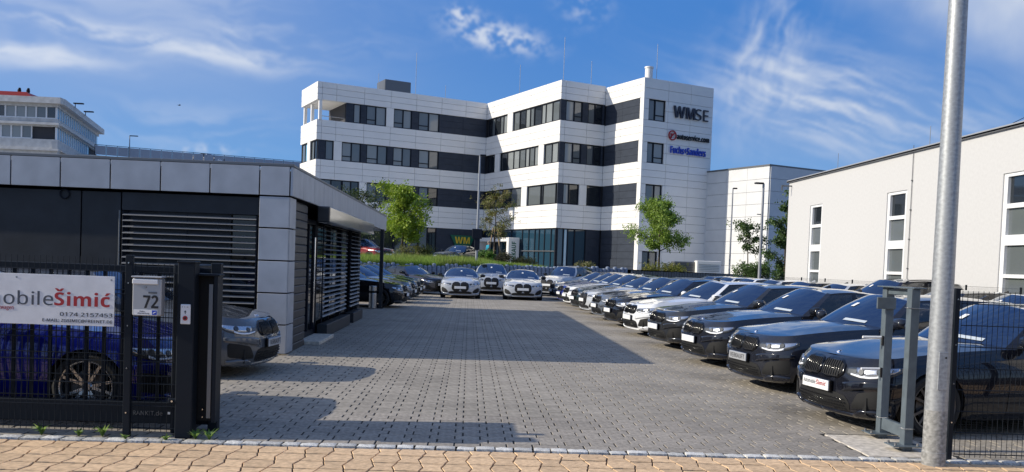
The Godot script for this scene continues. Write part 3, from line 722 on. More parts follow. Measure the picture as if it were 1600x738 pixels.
func white_hall() -> void:
	var X := 15.0
	var t := thing("white_hall", "long cream rendered hall with three tall narrow window strips", "building", Vector3(X, 0, -40.9))
	# local: x into the hall, z towards us
	var cut := [[-38.2 + 40.9, -36.85 + 40.9], [-31.05 + 40.9, -29.6 + 40.9], [-24.15 + 40.9, -22.5 + 40.9], [-16.9 + 40.9, -15.4 + 40.9], [-9.8 + 40.9, -8.3 + 40.9]]
	var wall := Shape.new()
	var z := 0.0
	for c in cut:
		wall.box(Vector3(0.15, 2.98, (z + c[0]) / 2), Vector3(0.3, 5.96, c[0] - z)); z = c[1]
		wall.box(Vector3(0.15, (4.72 + 5.96) / 2, (c[0] + c[1]) / 2), Vector3(0.3, 5.96 - 4.72, c[1] - c[0])); wall.box(Vector3(0.15, 0.45, (c[0] + c[1]) / 2), Vector3(0.3, 0.9, c[1] - c[0]))
	wall.box(Vector3(0.15, 2.98, (z + 39.0) / 2), Vector3(0.3, 5.96, 39.0 - z))
	part("wall", wall, K.stucco, t)
	part("wall", Shape.new().box(Vector3(9.8, 2.98, 0.15), Vector3(19.0, 5.96, 0.3)), K.stucco, t)
	part("wall", Shape.new().box(Vector3(9.0, 2.9, 19.5), Vector3(16.5, 5.8, 38.4)), K.backing, t)
	var roof := part("roof", Shape.new().box(Vector3(9.5, 6.0, 19.5), Vector3(19.2, 0.06, 39.2)), K.edge, t)
	part("roof_edge", Shape.new().box(Vector3(-0.02, 6.02, 19.5), Vector3(0.16, 0.11, 39.2), 0.01), K.edge, roof)
	for i in 14: part("snow_guard", Shape.new().box(Vector3(0.2, 6.12, 2.0 + 1.6 * i), Vector3(0.05, 0.06, 0.05)), K.steel, roof)
	for c in cut:
		var m: float = (c[0] + c[1]) / 2; var w: float = c[1] - c[0]
		var f := Shape.new()
		for s in [-1.0, 1.0]: f.box(Vector3(0.10, 2.81, m + s * (w / 2 - 0.085)), Vector3(0.12, 3.82, 0.17))
		for y in [[0.9, 0.98], [1.78, 1.88], [2.69, 2.98], [3.73, 3.86], [4.62, 4.72]]: f.box(Vector3(0.10, (y[0] + y[1]) / 2, m), Vector3(0.125, y[1] - y[0], w - 0.32))
		var wn := part("window", f, K.white, t)
		for y in [[0.98, 1.78], [1.88, 2.69], [2.98, 3.73], [3.86, 4.62]]: part("pane", Shape.new().box(Vector3(0.14, (y[0] + y[1]) / 2, m), Vector3(0.02, y[1] - y[0] + 0.04, w - 0.18)), K.pane_a if y[0] > 3.0 else K.pane_c, wn)
	var dp := part("lightning_cable", Shape.new().rod(Vector3(-0.03, 0.4, 11.65), Vector3(-0.03, 6.2, 11.65), 0.012, 5), K.trim, t)
	for i in 6: part("clip", Shape.new().box(Vector3(-0.03, 1.0 + i, 11.65), Vector3(0.05, 0.04, 0.05)), K.trim, dp)
	part("spout", Shape.new().box(Vector3(-0.25, 5.78, 0.35), Vector3(0.5, 0.06, 0.06)).box(Vector3(-0.47, 5.66, 0.35), Vector3(0.05, 0.2, 0.05)), K.trim, t)
	for q in [4.0, 11.5, 22.0]: part("lightning_rod", Shape.new().rod(Vector3(0.6, 6.0, q), Vector3(0.6, 6.9, q), 0.012, 5), K.steel, roof)
	# thin cable climbing from the roof
	tag(part("overhead_cable", Shape.new().tube([Vector3(15.3, 6.15, -24.6), Vector3(16.6, 7.0, -23.4), Vector3(18.4, 8.6, -21.6), Vector3(21.0, 11.2, -19.0)], [0.010], 5), K.frame, self), "thin dark cable rising from the roof of the cream hall", "cable")

func warehouse() -> void:
	var TR := Vector3(19.45, 0, -71.95)
	var b := thing("warehouse", "tall pale grey metal-clad warehouse between the sign tower and the cream hall", "building", TR - AX * 7.1)
	b.basis = Basis(-AX, Vector3.UP, -BX)   # local x towards us along the lit wall, z out of it
	part("wall", Shape.new().box(Vector3(-10.0, 4.9, -13.2), Vector3(19.8, 9.8, 26.2)), K.backing, b)
	part("roof", Shape.new().box(Vector3(-10.0, 9.84, -13.2), Vector3(20.1, 0.12, 26.6)), K.trim, b)
	for r in 9:
		var y0 := 1.2 + 0.955 * r
		for c in 3: part("cladding_sheet", Shape.new().box(Vector3(-1.2 - 2.36 * c, y0 + 0.47, 0.0), Vector3(2.345, 0.935, 0.08), 0.004), K.warehouse, b)
		for c in 4: part("cladding_sheet", Shape.new().box(Vector3(0.0, y0 + 0.47, -3.3 - 6.5 * c), Vector3(0.08, 0.935, 6.48), 0.004), K.warehouse, b)

func far_office() -> void:
	var O := Vector3(-41.5, 0, -90.0)
	var b := thing("far_office", "distant beige office block with red box on its flat roof", "building", O)
	var e1 := Vector3(-1, 0, 0); var e2 := Vector3(-5.1, 0, -22.0).normalized()
	var L2 := 22.6
	var n1 := Vector3(0, 0, 1); var n2 := Vector3(-e2.z, 0, e2.x)
	if n2.x < 0: n2 = -n2
	var foot := PackedVector2Array([Vector2(-0.45, 0.3), Vector2(-19.8, 0.3), Vector2(-24.5, 22.3), Vector2(-5.5, 22.3)])
	part("wall", Shape.new().prism(foot, 15.9, Transform3D(Basis(Vector3(1, 0, 0), Vector3(0, 0, -1), Vector3(0, 1, 0)), Vector3.ZERO)), K.backing, b)
	var Z0 := Vector3.ZERO
	for y in [[0.0, 12.35, 0.0], [13.6, 14.40, 0.0], [15.55, 15.85, 0.0]]:
		part("wall_band", slab(Shape.new(), Z0, e1, n1, 0.0, 20.0, y[0], y[1], 0.0, 0.5), K.pale_wall, b)
		part("wall_band", slab(Shape.new(), Z0, e2, n2, 0.02, L2, y[0], y[1], 0.0, 0.5), K.pale_wall, b)
	for y in [[11.2, 11.4], [13.75, 13.98]]:
		part("ledge", slab(Shape.new(), Z0, e1, n1, -0.25, 20.0, y[0], y[1], 0.35, 0.4), K.pale_wall, b); part("ledge", slab(Shape.new(), Z0, e2, n2, 0.3, L2, y[0], y[1], 0.35, 0.4), K.pale_wall, b)
	var roof := part("roof", slab(Shape.new(), Z0, e1, n1, -0.5, 20.0, 15.85, 16.45, 0.6, 1.2).prism(foot, 0.3, Transform3D(Basis(Vector3(1, 0, 0), Vector3(0, 0, -1), Vector3(0, 1, 0)), Vector3(0, 16.0, 0))), K.pale_wall, b)
	part("roof_edge", slab(Shape.new(), Z0, e2, n2, 0.6, L2, 15.85, 16.45, 0.6, 1.2), K.pale_wall, roof)
	part("roof_box", Shape.new().prism(PackedVector2Array([Vector2(-9.5, 16.4), Vector2(-3.4, 16.4), Vector2(-4.6, 17.45), Vector2(-9.5, 17.45)]), 6.0, Transform3D(Basis.IDENTITY, Vector3(0, 0, -9.0))), K.red_roof, roof)
	for q in [-6.3, -5.4]: part("roof_vent", Shape.new().tube([Vector3(q, 17.4, -5.0), Vector3(q, 17.9, -5.0), Vector3(q + 0.05, 18.2, -5.0)], [0.12, 0.2, 0.1], 8), K.frame, roof)
	for y in [[14.40, 15.55, 0.0], [12.35, 13.6, 2.4]]:
		for i in 13:
			var u: float = y[2] + 0.15 + 1.0 * i
			var f := Shape.new()
			slab(f, Z0, e1, n1, u, u + 0.07, y[0], y[1], -0.06, 0.2); slab(f, Z0, e1, n1, u + 0.93, u + 0.995, y[0], y[1], -0.06, 0.2); slab(f, Z0, e1, n1, u + 0.07, u + 0.93, y[0], y[0] + 0.10, -0.063, 0.2)
			var w := part("window", f, K.white, b)
			part("pane", slab(Shape.new(), Z0, e1, n1, u + 0.05, u + 0.95, y[0] + 0.02, y[1], -0.15, 0.02), [K.pane_b, K.pane_b, K.pane_c, K.pane_b, K.pane_a][(i * 3 + int(y[0])) % 5], w)
		for i in 20:
			var u := 0.15 + 1.11 * i
			if y[0] < 13.0 and u > 16: continue
			var w := part("window", slab(Shape.new(), Z0, e2, n2, u, u + 0.10, y[0], y[1], -0.06, 0.2), K.white, b)
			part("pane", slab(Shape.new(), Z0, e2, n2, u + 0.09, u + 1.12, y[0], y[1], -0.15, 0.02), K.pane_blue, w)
	for q in [[4.5, 0.5], [10.0, 0.5]]:
		var at: Vector3 = e2 * q[0] + n2 * 0.7
		part("roof_lamp", Shape.new().box(at + Vector3(0.35, 16.75, 0), Vector3(1.0, 0.12, 0.3)).rod(at + Vector3(0, 16.3, 0), at + Vector3(0, 16.75, 0), 0.04), K.frame, roof)
	# parking deck with its railing
	var R0 := Vector3(-42.0, 0, -99.9); var R1 := Vector3(-15.0, 0, -111.3)
	var dk := thing("parking_deck", "long grey parking deck with panelled railing far behind the pavilion", "parking deck", R0)
	var dd := (R1 - R0).normalized(); var nd := Vector3(dd.z, 0, -dd.x) * -1.0
	part("deck", slab(Shape.new(), Vector3.ZERO, dd, nd, -2.0, 30.0, 0.0, 12.0, 0.0, 14.0), K.pale_wall, dk)
	for i in 24:
		var u := 1.15 * i
		part("railing_post", slab(Shape.new(), Vector3.ZERO, dd, nd, u - 0.03, u + 0.03, 12.0, 13.2, -0.1, 0.06), K.frame, dk)
		part("railing_panel", slab(Shape.new(), Vector3.ZERO, dd, nd, u + 0.05, u + 1.10, 12.1, 13.1, -0.12, 0.02), K.rail, dk)
	part("handrail", Shape.new().rod(Vector3(0, 13.2, 0) - nd * 0.13, dd * 27.0 + Vector3(0, 13.2, 0) - nd * 0.13, 0.03, 5), K.frame, dk)
	lamp_post("deck_lamp", "small street lamp on the far parking deck", Vector3(-38.45, 12.0, -98.9 - 1.6), 2.35, 0.07, 0.9)

func lamp_post(called: String, label: String, at: Vector3, h: float, r: float, arm: float) -> Node3D:
	var t := thing(called, label, "street lamp", at)
	part("pole", Shape.new().tube([Vector3.ZERO, Vector3(0, h * 0.5, 0), Vector3(0, h, 0)], [r, r * 0.8, r * 0.6], 10), K.pole, t)
	part("lamp_head", Shape.new().box(Vector3(arm * 0.5, h + 0.02, 0), Vector3(absf(arm), 0.09, 0.26), 0.03), K.frame, t)
	return t

# ---- dark flat-roofed pavilion on the left ----------------------------------------------------------------
func blind(called: String, parent: Node, a: Vector3, b: Vector3, top: float, low: float, out: Vector3, pitch := 0.1) -> void:   # venetian blind from a to b (plan), lying out from the glass
	var d := (b - a); var n := int((top - low) / pitch)
	var len_ := d.length(); d = d.normalized()
	var sh := Shape.new()
	var rows := []
	for i in 5:
		var t := i / 4.0 - 0.5
		rows.append([Vector3(-len_ / 2, 0.012 * cos(PI * t) - t * 0.030, t * 0.078), Vector3(len_ / 2, 0.012 * cos(PI * t) - t * 0.030, t * 0.078)])
	sh.sheet(rows, Vector3.UP)
	for r in rows: for q in 2: r[q] += Vector3(0, -0.002, 0)
	sh.sheet(rows, Vector3.DOWN)
	var m := sh.mesh()
	var hold := Node3D.new(); hold.name = called; parent.add_child(hold, true)
	for i in n:
		var o := part("slat", m, K.slat, hold)
		o.transform = Transform3D(Basis(d, Vector3.UP, d.cross(Vector3.UP)) if d.cross(Vector3.UP).dot(out) > 0 else Basis(-d, Vector3.UP, (-d).cross(Vector3.UP)), (a + b) / 2 + Vector3(0, top - pitch * (i + 0.5) + rng.randf_range(-0.003, 0.003), 0) + out * 0.05)
	for t in [0.0, 0.48, 1.0]:
		var q := a.lerp(b, t) + out * 0.05
		part("guide_cord", Shape.new().rod(q + Vector3(0, low, 0), q + Vector3(0, top, 0), 0.006 if t == 0.48 else 0.014), K.frame, hold)

func pavilion() -> void:
	var t := thing("pavilion", "low dark pavilion with silver fascia, venetian blinds and canopy on a post", "building", Vector3(-3, 0, -14.75))
	var zf := -14.75; var L := func(v: Vector3) -> Vector3: return v - Vector3(-3, 0, -14.75)
	# core behind the skins
	part("wall", Shape.new().box(L.call(Vector3(-9.2, 1.31, -14.95)), Vector3(8.0, 2.62, 0.10)).box(L.call(Vector3(-9.2, 1.31, -24.9)), Vector3(12.2, 2.62, 0.2)).box(L.call(Vector3(-4.6, 1.31, -14.90)), Vector3(1.2, 2.62, 0.06)).box(L.call(Vector3(-15.2, 1.31, -19.9)), Vector3(0.2, 2.62, 10.2)), K.anthracite, t)
	part("wall", Shape.new().box(L.call(Vector3(-3.14, 1.31, -15.95)), Vector3(0.12, 2.62, 1.36)).box(L.call(Vector3(-3.14, 1.31, -24.7)), Vector3(0.12, 2.62, 0.4)), K.anthracite, t)
	var roof := part("roof", Shape.new().box(L.call(Vector3(-9.2, 2.88, -22.95)), Vector3(12.3, 0.40, 16.2)), K.anthracite, t)
	part("roof_trim", Shape.new().box(L.call(Vector3(-9.12, 3.165, -14.78)), Vector3(12.34, 0.05, 0.14), 0.008), K.trim, roof)
	part("roof_trim", Shape.new().box(L.call(Vector3(-3.03, 3.165, -23.03)), Vector3(0.14, 0.05, 16.36), 0.008), K.trim, roof)
	# fascia panels on the front
	var js := [-3.012, -3.51, -4.32, -5.12, -5.93, -6.73, -7.52, -8.32, -9.12, -9.92, -10.72, -11.52, -12.32, -13.12]
	for i in js.size() - 1:
		var w: float = js[i] - js[i + 1] - 0.022
		part("fascia_panel", Shape.new().box(L.call(Vector3((js[i] + js[i + 1]) / 2, 2.90, -14.73)), Vector3(w, 0.475, 0.04), 0.004), K.alu, t)
	# fascia panels along the side
	var zs := [-14.71, -15.67, -16.75, -17.82, -18.92, -20.03, -21.18, -22.35, -23.55, -24.8, -26.1, -27.5, -28.95, -30.2, -31.1]
	for i in zs.size() - 1:
		part("fascia_panel", Shape.new().box(L.call(Vector3(-2.985, 2.90, (zs[i] + zs[i + 1]) / 2)), Vector3(0.04, 0.475, zs[i] - zs[i + 1] - 0.022), 0.004), K.alu, t)
	part("soffit", Shape.new().box(L.call(Vector3(-6.0, 2.655, -28.0)), Vector3(5.9, 0.03, 6.0)), K.alu, t)
	# corner pillar clad in five panels a side
	var py := [2.65, 2.12, 1.58, 1.04, 0.51, 0.02]
	for i in 5:
		var h: float = py[i] - py[i + 1] - 0.022
		part("pillar_panel", Shape.new().box(L.call(Vector3(-3.262, (py[i] + py[i + 1]) / 2, -14.74)), Vector3(0.485, h, 0.04), 0.004), K.alu, t)
		part("pillar_panel", Shape.new().box(L.call(Vector3(-3.03, (py[i] + py[i + 1]) / 2, -15.02)), Vector3(0.04, h, 0.50), 0.004), K.alu, t)
	# dark cladding and lintel on the front
	part("cladding_panel", Shape.new().box(L.call(Vector3(-4.64, 2.475, -14.84)), Vector3(2.26, 0.30, 0.06), 0.005), K.anthracite, t)
	part("cladding_panel", Shape.new().box(L.call(Vector3(-6.11, 1.32, -14.86)), Vector3(0.63, 2.60, 0.06), 0.005), K.anthracite, t)
	part("cladding_panel", Shape.new().box(L.call(Vector3(-7.56, 1.32, -14.86)), Vector3(2.23, 2.60, 0.06), 0.005), K.anthracite, t)
	part("cladding_panel", Shape.new().box(L.call(Vector3(-9.93, 1.32, -14.86)), Vector3(2.46, 2.60, 0.06), 0.005), K.anthracite, t)
	part("downpipe", Shape.new().rod(L.call(Vector3(-5.80, 0.0, -14.80)), L.call(Vector3(-5.80, 2.32, -14.80)), 0.016, 8), K.trim, t)
	var ring := []
	for i in 21: ring.append(L.call(Vector3(-6.70 + 0.075 * cos(TAU * i / 20.0), 2.555 + 0.075 * sin(TAU * i / 20.0), -14.81)))
	part("vent_ring", Shape.new().tube(ring, [0.011], 6, false), K.frame, t)
	# front window: dark glass behind a blind
	var w1 := part("window", Shape.new().box(L.call(Vector3(-4.64, 0.36, -14.90)), Vector3(2.22, 0.72, 0.06), 0.004).box(L.call(Vector3(-5.72, 1.52, -14.92)), Vector3(0.08, 1.62, 0.08)).box(L.call(Vector3(-4.68, 1.52, -14.92)), Vector3(0.07, 1.62, 0.08)).box(L.call(Vector3(-3.55, 1.52, -14.92)), Vector3(0.08, 1.62, 0.08)), K.frame, t)
	part("pane", Shape.new().box(L.call(Vector3(-4.64, 1.52, -14.94)), Vector3(2.2, 1.6, 0.02)), K.dark_glass, w1)
	blind("blind", t, L.call(Vector3(-5.74, 0, -14.84)), L.call(Vector3(-3.56, 0, -14.84)), 2.31, 0.72, Vector3(0, 0, 1), 0.1)
	# side: brown boards
	for i in 18:
		var y := 2.60 - 0.146 * i
		if y < 0.09: break
		part("board", Shape.new().box(L.call(Vector3(-3.075, y - 0.07, -15.94)), Vector3(0.05, 0.137, 1.28), 0.012), K.brown_board, t)
	# entrance and blinds along the side
	var door := part("door", Shape.new().box(L.call(Vector3(-3.22, 1.2, -16.70)), Vector3(0.07, 2.4, 0.09)).box(L.call(Vector3(-3.22, 1.2, -18.30)), Vector3(0.07, 2.4, 0.09)).box(L.call(Vector3(-3.22, 2.36, -17.5)), Vector3(0.07, 0.09, 1.6)).box(L.call(Vector3(-3.22, 0.10, -17.5)), Vector3(0.07, 0.14, 1.6)).box(L.call(Vector3(-3.22, 1.2, -17.62)), Vector3(0.06, 2.3, 0.07)), K.frame, t)
	part("pane", Shape.new().box(L.call(Vector3(-3.235, 1.22, -17.5)), Vector3(0.02, 2.25, 1.55)), K.dark_glass, door)
	part("handle", Shape.new().rod(L.call(Vector3(-3.10, 0.35, -17.72)), L.call(Vector3(-3.10, 2.05, -17.72)), 0.018, 8), K.chrome, door)
	part("step", Shape.new().box(L.call(Vector3(-2.98, 0.035, -17.5)), Vector3(0.42, 0.07, 1.75), 0.01), K.concrete, t)
	for w in [[-18.42, -21.90], [-22.60, -24.46]]:
		var wn := part("window", Shape.new().box(L.call(Vector3(-3.22, 1.2, w[0])), Vector3(0.09, 2.4, 0.08)).box(L.call(Vector3(-3.22, 1.2, w[1])), Vector3(0.09, 2.4, 0.08)).box(L.call(Vector3(-3.22, 1.2, (w[0] + w[1]) / 2)), Vector3(0.09, 2.4, 0.06)), K.frame, t)
		part("pane", Shape.new().box(L.call(Vector3(-3.235, 1.25, (w[0] + w[1]) / 2)), Vector3(0.02, 2.35, w[0] - w[1] - 0.05)), K.dark_glass, wn)
		part("sill", Shape.new().box(L.call(Vector3(-3.03, 0.13, (w[0] + w[1]) / 2)), Vector3(0.22, 0.26, w[0] - w[1] + 0.05), 0.01), K.anthracite, wn)
		blind("blind", t, L.call(Vector3(-3.10, 0, w[1])), L.call(Vector3(-3.10, 0, w[0])), 2.38, 0.30, Vector3(1, 0, 0), 0.1)
	part("door", Shape.new().box(L.call(Vector3(-3.20, 1.2, -22.25)), Vector3(0.06, 2.4, 0.62)), K.gloss_black, t)
	part("awning_box", Shape.new().box(L.call(Vector3(-2.86, 2.50, -21.15)), Vector3(0.25, 0.31, 7.9), 0.02), K.awning, t)
	var col := part("post", Shape.new().box(L.call(Vector3(-2.95, 1.33, -29.6)), Vector3(0.12, 2.66, 0.12), 0.006), K.anthracite, t)
	part("base_plate", Shape.new().box(L.call(Vector3(-2.95, 0.012, -29.6)), Vector3(0.2, 0.02, 0.2)), K.anthracite, col)
	# litter bin by the post
	var b := thing("ash_bin", "grey steel litter bin standing beside the pavilion's canopy post", "litter bin", Vector3(-3.18, 0, -29.35))
	part("barrel", Shape.new().lathe([[0.0, 0.0], [0.125, 0.0], [0.13, 0.02], [0.13, 0.50], [0.125, 0.52]], 20), K.steel, b)
	part("neck", Shape.new().lathe([[0.10, 0.50], [0.10, 0.62]], 16), K.void, b)
	part("top", Shape.new().lathe([[0.13, 0.60], [0.13, 0.74], [0.12, 0.76], [0.0, 0.765]], 20), K.steel, b)

# ---- bank, palisades, trees -------------------------------------------------------------------------------
var NB := Vector3(-0.42, 0, -0.9075)
const WALL := [[-16.0, -41.6, 1.36], [-3.2, -46.6, 1.38], [9.5, -52.2, 1.60], [22.0, -57.4, 1.50]]

func wall_at(x: float) -> Vector3:
	return Vector3(x, along(WALL.map(func(q): return [q[0], q[2]]), x), along(WALL.map(func(q): return [q[0], q[1]]), x))

func bank_height(x: float, d: float) -> float:
	var top := wall_at(x).y
	var rise := lerpf(0.16, 0.0, smoothstep(1.0, 8.0, x))
	return lerpf(top - 0.03 + rise * smoothstep(0.0, 2.6, d), 1.32, smoothstep(3.6, 7.5, d))

func bank_point(x: float, d: float) -> Vector3:
	var w := wall_at(x)
	return Vector3(w.x, 0, w.z) + NB * d + Vector3(0, bank_height(x, d), 0)

func bank_and_trees() -> void:
	var rows := []
	for i in 40:
		var x := -16.0 + i * 0.95
		var l := []
		for d in [-0.02, 0.3, 0.8, 1.4, 2.0, 2.7, 3.5, 4.4, 5.4, 6.5, 7.8, 9.5]: l.append(bank_point(x, d))
		rows.append(l)
	ground_piece("grass_bank", Shape.new().sheet(rows, Vector3.UP), K.turf)
	ground_piece("forecourt", Shape.new().box(Vector3(0, 1.21, -110), Vector3(240, 0.25, 102.5), 0.0, Basis(Vector3.UP, 0.43)), K.forecourt)  # paving made pale so its bounce lifts the shaded office walls
	# grass
	var blade := Shape.new()
	for i in 6:
		var a := TAU * i / 6.0 + 0.4
		var o := Vector3(cos(a), 0, sin(a)) * 0.05; var side := Vector3(-sin(a), 0, cos(a)) * 0.011
		var tip := o * (2.0 + 0.6 * (i % 3)) + Vector3(0, 0.30 + 0.05 * (i % 4), 0); var mid := o * 1.2 + Vector3(0, 0.17, 0)
		blade.quad(o * 0.4 - side, o * 0.4 + side, mid + side * 0.8, mid - side * 0.8); blade.tri(mid - side * 0.8, mid + side * 0.8, tip, o.normalized(), o.normalized(), o.normalized())
	var pl := []; var cl := []
	var f := FastNoiseLite.new(); f.seed = 17; f.frequency = 0.5
	for i in 15000:
		var x := rng.randf_range(-14.0, 4.5); var d := 5.2 * pow(rng.randf(), 1.1)
		var n := f.get_noise_2d(x, d)
		var q := bank_point(x, d)
		var s := rng.randf_range(0.6, 1.1) * (1.0 + 0.35 * n) * lerpf(1.0, 0.4, smoothstep(0.5, 4.0, x))
		pl.append(Transform3D(Basis(Vector3.UP, rng.randf() * TAU).scaled(Vector3(s, s * rng.randf_range(0.8, 1.3), s)), q))
		var dry := clampf(0.25 + n * 0.9 + (0.35 if d > 2.6 else 0.0) * rng.randf(), 0.0, 1.0)
		var c := Color(0.25, 0.37, 0.06).lerp(Color(0.30, 0.26, 0.10), dry * 0.6)
		var v := rng.randf_range(0.7, 1.15)
		cl.append(Color(c.r * v, c.g * v, c.b * v))
	var gr := many("grass", blade.mesh(), K.leaf, pl, cl, self)
	gr.set_meta("label", "long green grass covering the bank behind the cars")
	gr.set_meta("category", "grass")
	# palisade stones holding the bank
	var w := thing("palisade_wall", "row of concrete palisades painted shade-blue, holding the grass bank", "retaining wall", Vector3(0, 0, -48))
	var pm := []
	for i in 3:
		var s := Shape.new().lathe([[0.125, 0.0], [0.125, 1.30], [0.115, 1.36], [0.07, 1.40], [0.0, 1.41]], 12)
		pm.append(s.mesh())
	var x2 := -12.0
	while x2 < 9.6:
		var q := wall_at(x2)
		var o := part("palisade", pm[rng.randi() % 3], K.palisade, w)
		o.position = Vector3(q.x, q.y - 1.36 + rng.randf_range(-0.05, 0.09), q.z + 48)
		o.rotation.y = rng.randf() * TAU
		x2 += 0.235
	var rf := thing("board_fence", "grey low board fence behind the far end of the right car row", "fence", Vector3(9.8, 0, wall_at(9.8).z))
	var dirn := (wall_at(19.0) - wall_at(9.8)) * Vector3(1, 0, 1)
	var bm := Shape.new().box(Vector3(0, 0.75, 0), Vector3(0.17, 1.5, 0.04), 0.006).mesh()
	for i in 50:
		var o := part("board", bm, K.trim, rf)
		o.position = dirn * (i / 50.0) + Vector3(0, rng.randf_range(-0.02, 0.02), 0); o.rotation.y = atan2(-dirn.z, dirn.x)
	for i in 5: part("rail", Shape.new().box(Vector3.ZERO, Vector3(dirn.length() / 5.0, 0.08, 0.05), 0.005, Basis(Vector3.UP, atan2(-dirn.z, dirn.x))), K.anthracite, rf).position = dirn * ((i + 0.5) / 5.0) + Vector3(0, 1.2, 0) + NB * 0.06
	var L := [Color(0.23, 0.30, 0.035), Color(0.15, 0.22, 0.03)]
	tree("maple_tree", "bright green young maple on the bank beside the canopy", Vector3(-4.1, 1.9, -53.5), 4.55, 0.75, 1.28, 3300, 0.135, [Color(0.36, 0.44, 0.045), Color(0.20, 0.30, 0.03)], 0.09, 31)
	tree("thin_tree", "sparse staked young tree with brownish leaves beside the lettered portal", Vector3(1.55, 1.75, -55.0), 4.9, 1.3, 0.95, 1000, 0.10, [Color(0.24, 0.26, 0.07), Color(0.20, 0.15, 0.07)], 0.06, 32)
	tree("round_tree", "green round-crowned tree in front of the white sign tower", Vector3(13.1, 1.5, -60.0), 5.2, 1.3, 1.5, 3800, 0.13, [Color(0.29, 0.40, 0.06), Color(0.15, 0.23, 0.04)], 0.09, 33)
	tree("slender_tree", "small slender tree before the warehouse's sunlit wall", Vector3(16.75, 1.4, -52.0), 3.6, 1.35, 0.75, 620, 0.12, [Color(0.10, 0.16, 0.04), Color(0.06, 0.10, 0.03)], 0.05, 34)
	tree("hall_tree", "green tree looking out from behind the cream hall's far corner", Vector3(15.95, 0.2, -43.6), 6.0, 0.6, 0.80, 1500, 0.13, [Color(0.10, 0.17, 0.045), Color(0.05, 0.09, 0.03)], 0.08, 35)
	bush("bush", "loose green bush at the foot of the slender tree", Vector3(16.2, 1.3, -49.5), Vector3(1.15, 1.35, 0.8), 900, [Color(0.12, 0.20, 0.05), Color(0.07, 0.12, 0.03)], 41)
	bush("bush", "small green bush beside the tall lamp post on the bank", Vector3(0.95, 1.85, -52.5), Vector3(0.55, 0.75, 0.5), 420, [Color(0.14, 0.27, 0.04), Color(0.09, 0.16, 0.03)], 42)
	bush("dry_grass", "tuft of pale dry ornamental grass before the portal", Vector3(1.9, 1.75, -53.2), Vector3(0.6, 0.7, 0.5), 300, [Color(0.36, 0.25, 0.13), Color(0.25, 0.19, 0.09)], 43)
	bush("bush", "low reddish shrub in front of the portal's end pillar", Vector3(3.3, 1.6, -53.5), Vector3(0.95, 0.42, 0.5), 420, [Color(0.22, 0.17, 0.07), Color(0.16, 0.17, 0.05)], 44)
	bush("bush", "brown-green shrub under the bright young maple", Vector3(-3.4, 1.95, -53.0), Vector3(1.4, 0.5, 0.6), 520, [Color(0.18, 0.15, 0.06), Color(0.12, 0.15, 0.04)], 45)
	bush("hedge", "low yellow-green hedge under the round-crowned tree", Vector3(13.3, 1.35, -59.5), Vector3(1.6, 0.62, 0.5), 800, [Color(0.26, 0.25, 0.04), Color(0.16, 0.18, 0.03)], 46)
	bush("bush", "dry shrub by the glass front near the silver off-roader", Vector3(7.2, 1.45, -54.0), Vector3(0.8, 0.5, 0.5), 360, [Color(0.25, 0.20, 0.10), Color(0.13, 0.15, 0.05)], 47)
	tree("added_dark_tree", "dark leafy tree added for the shaded area behind the canopy, next to the red van", Vector3(-8.6, 1.4, -60.0), 4.6, 0.6, 2.2, 2600, 0.15, [Color(0.05, 0.08, 0.02), Color(0.035, 0.05, 0.015)], 0.12, 36)  # tree added, near-black leaves stand in for shade behind the canopy

func leaf_mesh(s: float) -> ArrayMesh:   # a little spray of folded leaves
	var m := Shape.new()
	for i in 4:
		var a := TAU * i / 4.0 + 0.3 * i
		var b := Basis(Vector3.UP, a) * Basis(Vector3(1, 0, 0), -0.5 + 0.45 * i)
		var o: Vector3 = b * Vector3(0, 0, 0.25 * s)
		var l: Vector3 = b * Vector3(0, 0, s); var w: Vector3 = b * Vector3(0.36 * s, 0.06 * s, 0)
		var w2: Vector3 = b * Vector3(-0.36 * s, 0.06 * s, 0)
		m.quad(o, o + l * 0.45 + w, o + l, o + l * 0.45)
		m.quad(o, o + l * 0.45, o + l, o + l * 0.45 + w2)
	return m.mesh()

